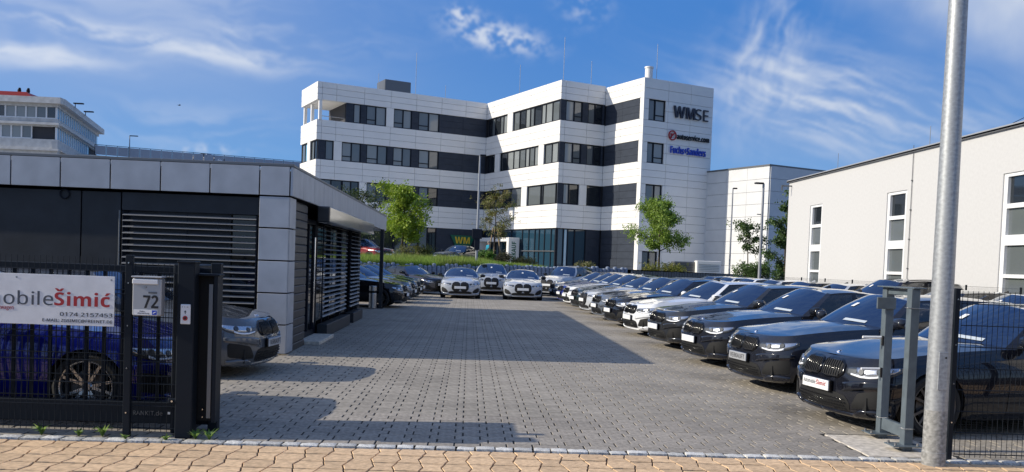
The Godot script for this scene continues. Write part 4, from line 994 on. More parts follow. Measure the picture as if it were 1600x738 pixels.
func tree(called: String, label: String, at: Vector3, h: float, bare: float, r: float, n: int, leaf: float, cols: Array, thick: float, seed_: int) -> void:
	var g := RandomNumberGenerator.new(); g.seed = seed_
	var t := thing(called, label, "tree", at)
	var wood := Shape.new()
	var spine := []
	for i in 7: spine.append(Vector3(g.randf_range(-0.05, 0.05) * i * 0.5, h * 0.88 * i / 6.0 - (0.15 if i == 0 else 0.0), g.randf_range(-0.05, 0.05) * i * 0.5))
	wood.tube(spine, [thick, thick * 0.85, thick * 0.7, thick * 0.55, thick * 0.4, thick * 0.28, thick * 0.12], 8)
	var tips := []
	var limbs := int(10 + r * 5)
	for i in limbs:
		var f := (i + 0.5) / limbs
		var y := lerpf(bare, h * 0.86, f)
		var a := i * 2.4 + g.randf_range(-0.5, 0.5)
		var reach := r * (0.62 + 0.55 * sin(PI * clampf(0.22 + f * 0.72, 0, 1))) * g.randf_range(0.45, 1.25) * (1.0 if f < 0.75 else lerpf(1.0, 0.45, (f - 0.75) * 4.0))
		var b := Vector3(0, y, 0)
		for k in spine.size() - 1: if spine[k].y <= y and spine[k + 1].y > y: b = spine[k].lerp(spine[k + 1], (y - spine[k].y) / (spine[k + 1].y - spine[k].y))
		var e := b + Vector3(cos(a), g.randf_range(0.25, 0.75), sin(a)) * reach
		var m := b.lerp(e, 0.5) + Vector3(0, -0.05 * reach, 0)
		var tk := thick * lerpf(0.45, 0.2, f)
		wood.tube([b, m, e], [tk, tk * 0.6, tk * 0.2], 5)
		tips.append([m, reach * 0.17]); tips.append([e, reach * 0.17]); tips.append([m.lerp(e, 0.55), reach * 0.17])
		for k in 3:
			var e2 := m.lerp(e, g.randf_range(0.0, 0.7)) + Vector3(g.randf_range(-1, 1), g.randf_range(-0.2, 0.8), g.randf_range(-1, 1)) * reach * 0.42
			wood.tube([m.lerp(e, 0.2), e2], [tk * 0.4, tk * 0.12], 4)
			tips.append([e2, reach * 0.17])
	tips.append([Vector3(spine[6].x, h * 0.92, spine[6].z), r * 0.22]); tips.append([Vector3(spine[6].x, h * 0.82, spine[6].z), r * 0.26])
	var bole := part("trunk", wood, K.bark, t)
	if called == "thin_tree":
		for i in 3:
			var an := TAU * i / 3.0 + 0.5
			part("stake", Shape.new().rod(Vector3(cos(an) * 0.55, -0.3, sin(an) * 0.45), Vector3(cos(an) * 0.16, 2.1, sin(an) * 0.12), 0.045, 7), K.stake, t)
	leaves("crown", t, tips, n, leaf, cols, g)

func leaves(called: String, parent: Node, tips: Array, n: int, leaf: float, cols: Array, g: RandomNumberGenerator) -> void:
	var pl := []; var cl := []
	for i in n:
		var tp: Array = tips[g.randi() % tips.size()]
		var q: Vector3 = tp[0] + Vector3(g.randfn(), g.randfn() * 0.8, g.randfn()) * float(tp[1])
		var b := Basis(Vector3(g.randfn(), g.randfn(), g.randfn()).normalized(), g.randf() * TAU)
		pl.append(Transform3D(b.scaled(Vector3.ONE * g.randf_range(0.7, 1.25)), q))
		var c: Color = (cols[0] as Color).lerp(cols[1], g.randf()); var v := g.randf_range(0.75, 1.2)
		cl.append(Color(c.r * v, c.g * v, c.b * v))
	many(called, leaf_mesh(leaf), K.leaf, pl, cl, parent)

func bush(called: String, label: String, at: Vector3, size: Vector3, n: int, cols: Array, seed_: int) -> void:
	var g := RandomNumberGenerator.new(); g.seed = seed_
	var t := thing(called, label, "grass tuft" if called == "dry_grass" else "bush", at)
	var tips := []; var wood := Shape.new()
	for i in 16:
		var a := g.randf() * TAU; var k := sqrt(g.randf())
		var e := Vector3(cos(a) * size.x * k * 0.8, size.y * g.randf_range(0.35, 0.95) * (1.0 - 0.35 * k), sin(a) * size.z * k * 0.8)
		wood.tube([Vector3(e.x * 0.25, -0.1, e.z * 0.25), e * Vector3(0.7, 0.6, 0.7), e], [0.02, 0.014, 0.005], 4)
		tips.append([e, size.x * 0.17]); tips.append([e * Vector3(1, 0.55, 1), size.x * 0.17])
	part("stems", wood, K.bark, t)
	leaves("foliage", t, tips, n, 0.10, cols, g)

# ---- gate, fences, sign -----------------------------------------------------------------------------------
func wire_panel(x0: float, x1: float, y0: float, y1: float, z: float, sp := 0.05) -> Shape:
	var s := Shape.new()
	var x := x0
	while x <= x1 + 0.001:
		s.rod(Vector3(x, y0, z), Vector3(x, y1, z), 0.003, 4)
		x += sp
	var y := y0 + 0.03
	while y < y1:
		for k in [-1.0, 1.0]: s.rod(Vector3(x0, y, z + 0.006 * k), Vector3(x1, y, z + 0.006 * k), 0.0038, 4)
		y += 0.2
	return s

func front_fence() -> void:
	var f := thing("mesh_fence", "dark double-rod mesh fence left of the driveway, carrying the white banner", "fence", Vector3(-3.02, 0, -7.96))
	var o := Vector3(-3.02, 0, -7.96)
	for x in [-3.02, -5.53]:
		var p := part("post", Shape.new().box(Vector3(x, 0.81, -7.96) - o, Vector3(0.062, 1.64, 0.05), 0.004), K.fence, f)
		for y in [0.22, 0.62, 1.0, 1.38, 1.56]: part("bolt", Shape.new().tube([Vector3(x, y, -7.935) - o, Vector3(x, y, -7.927) - o], [0.011, 0.007], 8), K.chrome, p)
	part("wire_mesh", wire_panel(-4.18 + 0.0, 1.15 - 1.18, 0.05, 1.60, 0.0), K.fence, f).set_meta("kind", "stuff")
	part("wire_mesh", wire_panel(0.05, 0.42, 0.05, 1.56, 0.0), K.fence, f).set_meta("kind", "stuff")
	# banner
	var b := thing("banner_sign", "white dealer banner with grey and red lettering on the mesh fence", "sign", Vector3(-3.135, 1.21, -7.925))
	part("board", Shape.new().box(Vector3(-0.85, 0, 0), Vector3(1.70, 0.445, 0.008), 0.002), K.sign_white, b)
	for q in [[-0.03, 0.19], [-0.03, -0.19], [-0.85, 0.19]]: part("eyelet", Shape.new().tube([Vector3(q[0], q[1], 0.003), Vector3(q[0], q[1], 0.007)], [0.009, 0.007], 8), K.steel, b)
	var T := func(x: float, y: float) -> Transform3D: return Transform3D(Basis.IDENTITY, Vector3(x + 3.135, y - 1.21, 0.0055))
	letters("lettering", "mobile", 0.115, "Droid Sans", K.ink_grey, b, T.call(-4.27, 1.215), 0.605, 0.002)
	letters("lettering", "Šimić", 0.115, "Droid Sans", K.ink_red, b, T.call(-3.655, 1.215), 0.485, 0.002, 700)
	letters("lettering", "chtwagen", 0.034, "Droid Sans", K.ink_red, b, T.call(-4.17, 1.13), 0.165, 0.002)
	letters("lettering", "0174 2157453", 0.033, "Droid Sans", K.ink_black, b, T.call(-3.605, 1.085), 0.455, 0.002)
	letters("lettering", "E-MAIL: ZGSIMIC@FREENET.DE", 0.026, "Droid Sans", K.ink_black, b, T.call(-3.755, 1.028), 0.605, 0.002)
	# gate post with key switch
	var gp := thing("gate_post", "square dark gate post with a small white key switch plate", "gate post", Vector3(-2.515, 0, -8.0))
	part("post", Shape.new().box(Vector3(0, 0.79, 0), Vector3(0.15, 1.58, 0.15), 0.008), K.fence, gp)
	part("cap", Shape.new().box(Vector3(0, 1.585, 0), Vector3(0.16, 0.02, 0.16), 0.005), K.fence, gp)
	part("hinge_lug", Shape.new().box(Vector3(-0.10, 0.335, 0.06), Vector3(0.08, 0.05, 0.02), 0.008), K.fence, gp)
	part("bolt", Shape.new().tube([Vector3(-0.10, 0.335, 0.07), Vector3(-0.10, 0.335, 0.082)], [0.014, 0.009], 8), K.chrome, gp)
	var ks := part("key_switch", Shape.new().box(Vector3(0.005, 1.12, 0.082), Vector3(0.086, 0.178, 0.02), 0.006), K.sign_white, gp)
	part("lock_ring", Shape.new().lathe([[0.011, 0.0], [0.011, 0.006], [0.021, 0.006], [0.022, 0.0]], 16, Transform3D(Basis(Vector3(1, 0, 0), PI / 2), Vector3(0.005, 1.085, 0.092))), K.ink_red, ks)
	part("lock", Shape.new().tube([Vector3(0.005, 1.085, 0.092), Vector3(0.005, 1.085, 0.100)], [0.011, 0.010], 12), K.ink_black, ks)
	part("arrow", Shape.new().prism(PackedVector2Array([Vector2(-0.011, 0), Vector2(0.011, 0), Vector2(0, 0.018)]), 0.0015, Transform3D(Basis.IDENTITY, Vector3(0.005, 1.138, 0.092))).box(Vector3(0.005, 1.130, 0.0928), Vector3(0.006, 0.014, 0.0015)), K.ink_black, ks)
	for q in [[-0.02, 1.185], [0.0, 1.185], [0.02, 1.185], [0.028, 1.185]]: part("mark", Shape.new().box(Vector3(q[0], q[1], 0.0925), Vector3(0.006, 0.005, 0.001)), K.ink_black, ks)
	# letter box
	var m := thing("letter_box", "grey letter box with black house number hanging on the mesh fence", "letter box", Vector3(-2.825, 1.10, -7.95))
	part("case", Shape.new().box(Vector3(0, 0.165, 0.06), Vector3(0.25, 0.33, 0.10), 0.008), K.mail_grey, m)
	part("flap", Shape.new().box(Vector3(-0.012, 0.300, 0.118), Vector3(0.222, 0.045, 0.018), 0.006), K.sign_white, m)
	part("lid", Shape.new().box(Vector3(0, 0.342, 0.065), Vector3(0.265, 0.014, 0.125), 0.005), K.mail_grey, m)
	part("lock", Shape.new().tube([Vector3(-0.012, 0.255, 0.11), Vector3(-0.012, 0.255, 0.117)], [0.010, 0.008], 10), K.steel, m)
	part("name_strip", Shape.new().box(Vector3(0.052, 0.205, 0.1115), Vector3(0.075, 0.016, 0.003)), K.trim, m)
	letters("house_number", "72", 0.112, "Droid Sans", K.ink_black, m, Transform3D(Basis.IDENTITY, Vector3(-0.030, 0.122, 0.113)), 0.132, 0.002, 700)
	var st := part("sticker", Shape.new().box(Vector3(-0.008, 0.030, 0.1115), Vector3(0.205, 0.048, 0.003)), K.paper, m)
	part("sticker_square", Shape.new().box(Vector3(0.070, 0.030, 0.1135), Vector3(0.042, 0.040, 0.002)), K.ink_blue, st)
	part("sticker_mark", Shape.new().box(Vector3(0.070, 0.030, 0.1150), Vector3(0.026, 0.007, 0.002), 0.0, Basis(Vector3(0, 0, 1), 0.5)), K.paper, st)
	letters("lettering", "Video", 0.012, "Droid Sans", K.ink_black, st, Transform3D(Basis.IDENTITY, Vector3(-0.06, 0.039, 0.1135)), 0.045, 0.001)
	letters("lettering", "überwachung", 0.012, "Droid Sans", K.ink_black, st, Transform3D(Basis.IDENTITY, Vector3(-0.075, 0.022, 0.1135)), 0.10, 0.001)
	# sliding gate pushed back behind the fence
	var g := thing("sliding_gate", "dark sliding gate pushed open behind the left fence", "gate", Vector3(-2.37, 0, -8.35))
	var go := Vector3(-2.37, 0, -8.35)
	part("lower_beam", Shape.new().box(Vector3(-3.1, 0.16, 0), Vector3(6.2, 0.20, 0.12), 0.006), K.fence, g)
	part("upper_beam", Shape.new().box(Vector3(-3.1, 1.50, 0), Vector3(6.2, 0.06, 0.06), 0.005), K.fence, g)
	for i in 36: part("bar", Shape.new().box(Vector3(-0.36 - 0.165 * i, 0.87, 0), Vector3(0.03, 1.22, 0.03), 0.003), K.fence, g)
	part("wire_mesh", wire_panel(-6.1, -0.2, 0.27, 1.47, 0.03), K.fence, g).set_meta("kind", "stuff")
	part("end_frame", Shape.new().box(Vector3(-0.03, 0.80, 0), Vector3(0.06, 1.36, 0.08), 0.006), K.fence, g)
	letters("lettering", "RANKIT.de", 0.040, "Droid Sans", K.trim, g, Transform3D(Basis.IDENTITY, Vector3(-0.72, 0.155, 0.062)), 0.27, 0.001)
	for q in [-0.39, -0.355]: part("plate", Shape.new().box(Vector3(q, 0.16, 0.0615), Vector3(0.022, 0.022, 0.002)), K.sign_white, g)
	# guide portal the gate runs through
	var gu := thing("gate_guide", "tall dark guide frame with grey brush strips beside the gate post", "gate guide", Vector3(-2.40, 0, -8.10))
	part("post", Shape.new().box(Vector3(0.045, 0.79, -0.22), Vector3(0.09, 1.58, 0.09), 0.006), K.fence, gu)
	part("added_shadow_box", Shape.new().box(Vector3(-0.22, 0.78, -0.42), Vector3(0.16, 1.56, 0.76), 0.01), K.fence, gu)  # solid box added out of sight to cast one solid shadow band
	part("frame_plate", Shape.new().box(Vector3(-0.12, 0.80, 0.02), Vector3(0.035, 1.34, 0.14), 0.004), K.fence, gu)
	part("frame_plate", Shape.new().box(Vector3(0.12, 0.80, 0.02), Vector3(0.035, 1.34, 0.12), 0.004), K.fence, gu)
	part("back_plate", Shape.new().box(Vector3(0.005, 0.80, -0.03), Vector3(0.22, 1.34, 0.02)), K.void, gu)
	part("top_plate", Shape.new().box(Vector3(0.005, 1.475, 0.01), Vector3(0.30, 0.02, 0.17), 0.004), K.fence, gu)
	for q in [-0.085, 0.075]: part("brush", Shape.new().box(Vector3(q, 0.78, 0.055), Vector3(0.035, 1.22, 0.02)), K.trim, gu)
	for q in [0.17, 0.24]: part("bolt", Shape.new().tube([Vector3(0.005, q, 0.0), Vector3(0.005, q, 0.012)], [0.010, 0.007], 8), K.chrome, gu)

func gate_catch() -> void:
	var g := thing("gate_catch", "two square grey-blue gate catch posts on a concrete footing", "gate post", Vector3(4.32, 0.005, -8.55))
	var o := Vector3(4.32, 0.005, -8.55)
	var back := Vector3(4.36, 0, -8.88) - o; var front := Vector3(4.30, 0, -8.25) - o
	for p in [back, front]:
		var n := part("post", Shape.new().box(p + Vector3(0, 0.79, 0), Vector3(0.09, 1.57, 0.09), 0.006), K.gate_grey, g)
		part("base_plate", Shape.new().box(p + Vector3(-0.03, 0.056, 0), Vector3(0.28, 0.012, 0.20), 0.003), K.gate_grey, n)
		for q in [[-0.14, 0.07], [0.08, 0.07], [-0.14, -0.07]]: part("bolt", Shape.new().tube([p + Vector3(q[0], 0.062, q[1]), p + Vector3(q[0], 0.085, q[1])], [0.013, 0.011], 6), K.steel, n)
		var w := []
		for i in 5:
			var c: Vector2 = [Vector2(-1, -1), Vector2(1, -1), Vector2(1, 1), Vector2(-1, 1), Vector2(-1, -1)][i]
			w.append(p + Vector3(c.x * 0.051, 0.22, c.y * 0.051))
		part("wire_tie", Shape.new().tube(w, [0.004], 4), K.steel, n)
	part("top_plate", Shape.new().box((back + front) / 2 + Vector3(0, 1.582, 0), Vector3(0.13, 0.014, 0.76), 0.003), K.gate_grey, g)
	part("spine", Shape.new().box((back + front) / 2 + Vector3(0.03, 1.535, 0), Vector3(0.05, 0.06, 0.56), 0.004), K.gate_grey, g)
	part("spine", Shape.new().box((back + front) / 2 + Vector3(0.03, 0.16, 0), Vector3(0.05, 0.12, 0.56), 0.004), K.gate_grey, g)
	part("catch_plate", Shape.new().box(back + Vector3(-0.045, 1.41, 0.055), Vector3(0.20, 0.12, 0.02), 0.005), K.gate_grey, g)
	part("upper_tie", Shape.new().tube([front + Vector3(-0.052, 1.39, -0.052), front + Vector3(-0.052, 1.39, 0.052), front + Vector3(0.16, 1.385, 0.052), front + Vector3(0.16, 1.33, 0.052)], [0.004], 4), K.steel, g)
	for y in [1.05, 0.72]:
		var pin := part("stop_pin", Shape.new().tube([back + Vector3(-0.26, y, 0.02), back + Vector3(-0.045, y + 0.004, 0.02)], [0.014, 0.014], 8), K.white, g)
		part("lever", Shape.new().box(back + Vector3(-0.055, y - 0.03, 0.035), Vector3(0.02, 0.10, 0.02), 0.004), K.void, pin)
	var f := thing("mesh_fence", "dark double-rod mesh fence right of the galvanised lamp post", "fence", Vector3(4.50, 0, -7.86))
	part("wire_mesh", wire_panel(0.06, 3.5, 0.03, 1.58, 0.0), K.fence, f).set_meta("kind", "stuff")
	part("wire_mesh", wire_panel(-0.20, -0.04, 0.03, 1.56, -0.02), K.fence, f).set_meta("kind", "stuff")
	for x in [0.0, 2.51]:
		var p := part("post", Shape.new().box(Vector3(x, 0.80, 0), Vector3(0.05, 1.60, 0.062), 0.004), K.fence, f)
		for y in [0.36, 0.72, 1.08, 1.5]: part("bolt", Shape.new().tube([Vector3(x, y, 0.031), Vector3(x, y, 0.038)], [0.010, 0.007], 8), K.chrome, p)
	part("clamp", Shape.new().box(Vector3(-0.10, 1.30, 0.01), Vector3(0.07, 0.035, 0.02), 0.006), K.frame, f)
	for q in [[-0.12, 1.30], [-0.10, 0.27]]: part("bolt", Shape.new().tube([Vector3(q[0], q[1], 0.02), Vector3(q[0], q[1], 0.032)], [0.014, 0.010], 8), K.chrome, f)
	# fence along the hall
	var h := thing("mesh_fence", "low dark mesh fence along the foot of the cream hall", "fence", Vector3(14.3, 0, -42.0))
	for i in 12:
		part("post", Shape.new().box(Vector3(0, 0.77, 2.5 * i), Vector3(0.045, 1.54, 0.04), 0.004), K.fence, h)
	var ws := Shape.new()
	for i in 8: ws.rod(Vector3(0, 0.1 + 0.2 * i if i < 8 else 1.45, 0), Vector3(0, 0.1 + 0.2 * i if i < 8 else 1.45, 27.5), 0.004, 4)
	for i in 550: ws.rod(Vector3(0, 0.05, 0.05 * i), Vector3(0, 1.48, 0.05 * i), 0.0025, 3)
	part("wire_mesh", ws, K.fence, h).set_meta("kind", "stuff")

func street_lamp() -> void:
	var t := thing("street_lamp", "tall galvanised street lamp post standing between pavement and right fence", "street lamp", Vector3(4.255, -0.02, -7.66))
	part("lower_pole", Shape.new().lathe([[0.102, 0.0], [0.101, 0.14], [0.098, 0.145], [0.0975, 0.52]], 28), K.galv_low, t)
	part("pole", Shape.new().lathe([[0.0975, 0.52], [0.096, 1.0], [0.085, 3.2], [0.078, 4.4], [0.055, 8.0], [0.0, 8.02]], 28), K.galv, t)
	part("hatch", Shape.new().box(Vector3(-0.01, 0.88, 0.092), Vector3(0.085, 0.34, 0.012), 0.004), K.galv, t)
	part("hatch_lock", Shape.new().tube([Vector3(0.012, 1.0, 0.097), Vector3(0.012, 1.0, 0.103)], [0.010, 0.008], 8), K.void, t)
	part("arm", Shape.new().tube([Vector3(0, 7.9, 0), Vector3(0, 8.2, 0.2), Vector3(0, 8.3, 0.8)], [0.035], 8), K.galv, t)
	part("lamp_head", Shape.new().box(Vector3(0, 8.3, 1.1), Vector3(0.26, 0.10, 0.7), 0.03), K.galv, t)

# ---- cars -------------------------------------------------------------------------------------------------
# A car faces +x, its base at the middle. cfg gives the proportions; the shell is a stack of plan outlines.

func car_cfg(kind: String) -> Dictionary:
	var c := {"xf": 2.36, "xr": -2.35, "w": 0.912, "xa": 1.555, "xb": -1.296, "rw": 0.335, "ra": 0.372, "up": 0.0, "kind": kind, "grille": "wide",
		"belt": [[-2.4, 0.99], [-2.0, 1.0], [-1.2, 0.985], [0.2, 0.955], [0.7, 0.94], [1.0, 0.924], [1.3, 0.902], [1.6, 0.872], [1.8, 0.848], [2.0, 0.820], [2.12, 0.800], [2.2, 0.782], [2.4, 0.765]],
		"wsb": 0.98, "wsc": 0.62, "wst": 0.17, "wsk": 0.02, "rt": 1.40, "rp": 1.445, "zt": 0.565, "rails": false}
	match kind:
		"sedan": c.merge({"sb": -1.62, "st": -1.12, "rbc": -2.0, "rtc": -1.22, "yb": 1.02, "rr": 1.365})
		"estate": c.merge({"sb": -2.05, "st": -1.86, "rbc": -2.28, "rtc": -1.99, "yb": 1.03, "rr": 1.375, "rails": true})
		"coupe": c.merge({"sb": -1.72, "st": -1.25, "rbc": -2.12, "rtc": -1.35, "yb": 1.03, "rr": 1.33, "rt": 1.37, "rp": 1.41, "grille": "tall", "zt": 0.55, "w": 0.926}, true)
		"suv":
			c.merge({"sb": -2.0, "st": -1.80, "rbc": -2.26, "rtc": -1.95, "yb": 1.18, "rr": 1.60, "rt": 1.60, "rp": 1.675, "up": 0.14, "rails": true, "w": 0.95, "rw": 0.37, "ra": 0.415, "xa": 1.5, "xb": -1.32, "grille": "tall", "zt": 0.60, "wsb": 1.0,
			"belt": [[-2.4, 1.12], [-2.0, 1.13], [-1.2, 1.12], [0.2, 1.08], [0.9, 1.06], [1.4, 1.03], [1.9, 0.98], [2.2, 0.95], [2.4, 0.91]]}, true)
	return c

const F_Y := [0.17, 0.22, 0.30, 0.40, 0.50, 0.59, 0.67, 0.735, 0.775]
const F_X := [-0.10, -0.03, 0.0, 0.0, -0.005, -0.02, -0.045, -0.085, -0.16]
const S_Y := [0.19, 0.23, 0.32, 0.45, 0.58, 0.70, 0.79, 0.87, 0.95]
const S_I := [0.085, 0.05, 0.022, 0.006, 0.0, 0.004, 0.022, 0.045, 0.09]
const R_Y := [0.26, 0.30, 0.38, 0.50, 0.65, 0.78, 0.88, 0.95, 1.0]
const R_X := [0.12, 0.06, 0.02, 0.0, 0.01, 0.03, 0.045, 0.03, 0.10]

func car_columns(c: Dictionary) -> Array:
	var lf := 0.46; var lr := 0.42; var n := 2.35
	var cols := []
	var list := []
	for i in 15: list.append([0, PI / 2 * i / 14.0])
	var xs := [0.66, 0.652, -0.36, -0.368, -0.93, -0.938]
	var x: float = c.xf - lf - 0.05
	while x > c.xr + lr + 0.03:
		var keep := true
		for a in [c.xa, c.xb]:
			if absf(x - a) < c.ra + 0.03: keep = false
		if keep: xs.append(x)
		x -= 0.13
	for a in [c.xa, c.xb]:
		for i in 13: xs.append(a + c.ra * cos(PI * i / 12.0))
		xs.append(a + c.ra + 0.004); xs.append(a - c.ra - 0.004)
	xs.sort(); xs.reverse()
	for v in xs: if v < c.xf - lf - 0.005 and v > c.xr + lr + 0.005: list.append([1, v])
	for i in 11: list.append([2, PI / 2 * (10 - i) / 10.0])
	for e in list:
		var col := []
		for k in 9:
			var z := 1.0
			var px: float
			if e[0] == 0:
				px = c.xf - lf + (lf + F_X[k]) * pow(maxf(cos(e[1]), 0.0), 2.0 / n); z = pow(maxf(sin(e[1]), 0.0), 2.0 / n)
			elif e[0] == 1: px = e[1]
			else:
				px = c.xr + lr - (lr - R_X[k]) * pow(maxf(cos(e[1]), 0.0), 2.0 / 3.0); z = pow(maxf(sin(e[1]), 0.0), 2.0 / 3.0)
			var f = smoothstep(c.xf - 1.5, c.xf - 0.30, px)
			var r = smoothstep(c.xr + 1.3, c.xr + 0.25, px)
			var sy: float = S_Y[k] + c.up * (k / 8.0)
			if k == 8: sy = along(c.belt, px)
			elif k > 4: sy = lerpf(sy, lerpf(S_Y[4] + c.up * 0.5, along(c.belt, px), (k - 4) / 4.0), 0.6)
			var y: float = sy if k == 8 else lerpf(lerpf(sy, F_Y[k] + c.up * (0.3 + k / 8.0 * 0.75), f), R_Y[k] + c.up * (0.3 + k / 8.0 * 0.6), r)
			for a in [c.xa, c.xb]:
				var d: float = absf(px - a)
				if d <= c.ra + 0.001: y = maxf(y, c.rw + sqrt(maxf(c.ra * c.ra - d * d, 0.0)))
			var ti = (y - 0.19) / (along(c.belt, px) - 0.19) * 0.76 + 0.19
			var key := []
			for q in 9: key.append([S_Y[q], S_I[q]])
			var inset: float = along(key, ti)
			var half: float = c.w * (1.0 - 0.05 * pow(absf(px) / 2.36, 3.0)) - inset
			# haunches over the wheels
			for a in [c.xa, c.xb]: half += 0.018 * exp(-pow((px - a) / 0.34, 2.0)) * smoothstep(0.30, 0.6, y) * (1.0 - smoothstep(0.78, 0.95, y))
			half -= 0.012 * exp(-pow((y - 0.40) / 0.07, 2.0)) * smoothstep(1.1, 0.8, absf(px + 0.1))
			col.append(Vector3(px, y, z * half))
		cols.append(col)
	return cols

func mir(v: Vector3, s: float) -> Vector3:
	return Vector3(v.x, v.y, v.z * s)

func skin_u(cols: Array) -> Array:
	var u := [0.0]
	for i in cols.size() - 1: u.append(u[i] + ((cols[i + 1][4] as Vector3) - (cols[i][4] as Vector3)).length() * (1.0 if true else 0.0))
	return u

func skin(cols: Array, us: Array, u: float, y: float, off: float) -> Vector3:   # the point u metres round the outline from the nose, at height y, lifted by off
	var i := 0
	while i < us.size() - 2 and us[i + 1] < u: i += 1
	var t = clampf((u - us[i]) / maxf(us[i + 1] - us[i], 1e-5), 0.0, 1.0)
	var ring := []
	for k in 9: ring.append((cols[i][k] as Vector3).lerp(cols[i + 1][k], t))
	var k2 := 0
	while k2 < 7 and ring[k2 + 1].y < y: k2 += 1
	var s = clampf((y - ring[k2].y) / maxf(ring[k2 + 1].y - ring[k2].y, 1e-5), -0.3, 1.3)
	var q: Vector3 = (ring[k2] as Vector3).lerp(ring[k2 + 1], s)
	var dv: Vector3 = (ring[k2 + 1] as Vector3) - (ring[k2] as Vector3)
	var du: Vector3 = (cols[i + 1][k2] as Vector3) - (cols[i][k2] as Vector3)
	var nn := du.cross(dv).normalized()
	if nn.x * 0.6 + nn.z < 0.0: nn = -nn
	if u < 0.02: nn = Vector3(nn.x, nn.y, 0).normalized()
	return q + nn * off

func strip(cols: Array, us: Array, keys: Array, off: float, sides := [-1.0, 1.0], lip := true, cutn := 14, rows := 5, into: Shape = null) -> Shape:   # keys: [u, y low, y high]; a patch that follows the skin, with a rim down to it
	var s := Shape.new() if into == null else into
	for sd in sides:
		var g := []
		for i in cutn + 1:
			var u = lerpf(keys[0][0], keys[-1][0], i / float(cutn))
			var lo = along(keys.map(func(q): return [q[0], q[1]]), u); var hi = along(keys.map(func(q): return [q[0], q[2]]), u)
			var line := []
			if lip: line.append(mir(skin(cols, us, u, lo, -0.004), sd))
			for j in rows + 1: line.append(mir(skin(cols, us, u, lerpf(lo, hi, j / float(rows)), off), sd))
			if lip: line.append(mir(skin(cols, us, u, hi, -0.004), sd))
			g.append(line)
		if lip:
			for e in [0, g.size() - 1]:
				var ln: Array = g[e]
				var flat := []
				for j in ln.size():
					var lo2: float = keys[0 if e == 0 else -1][1]; var hi2: float = keys[0 if e == 0 else -1][2]
					flat.append(mir(skin(cols, us, keys[0][0] if e == 0 else keys[-1][0], lerpf(lo2, hi2, clampf((j - 1) / float(rows), 0, 1)), -0.004), sd))
				if e == 0: g.push_front(flat)
				else: g.append(flat)
				if e == 0: continue
				break
		s.sheet(g, Vector3(1, 0.1, sd * 0.8))
	return s

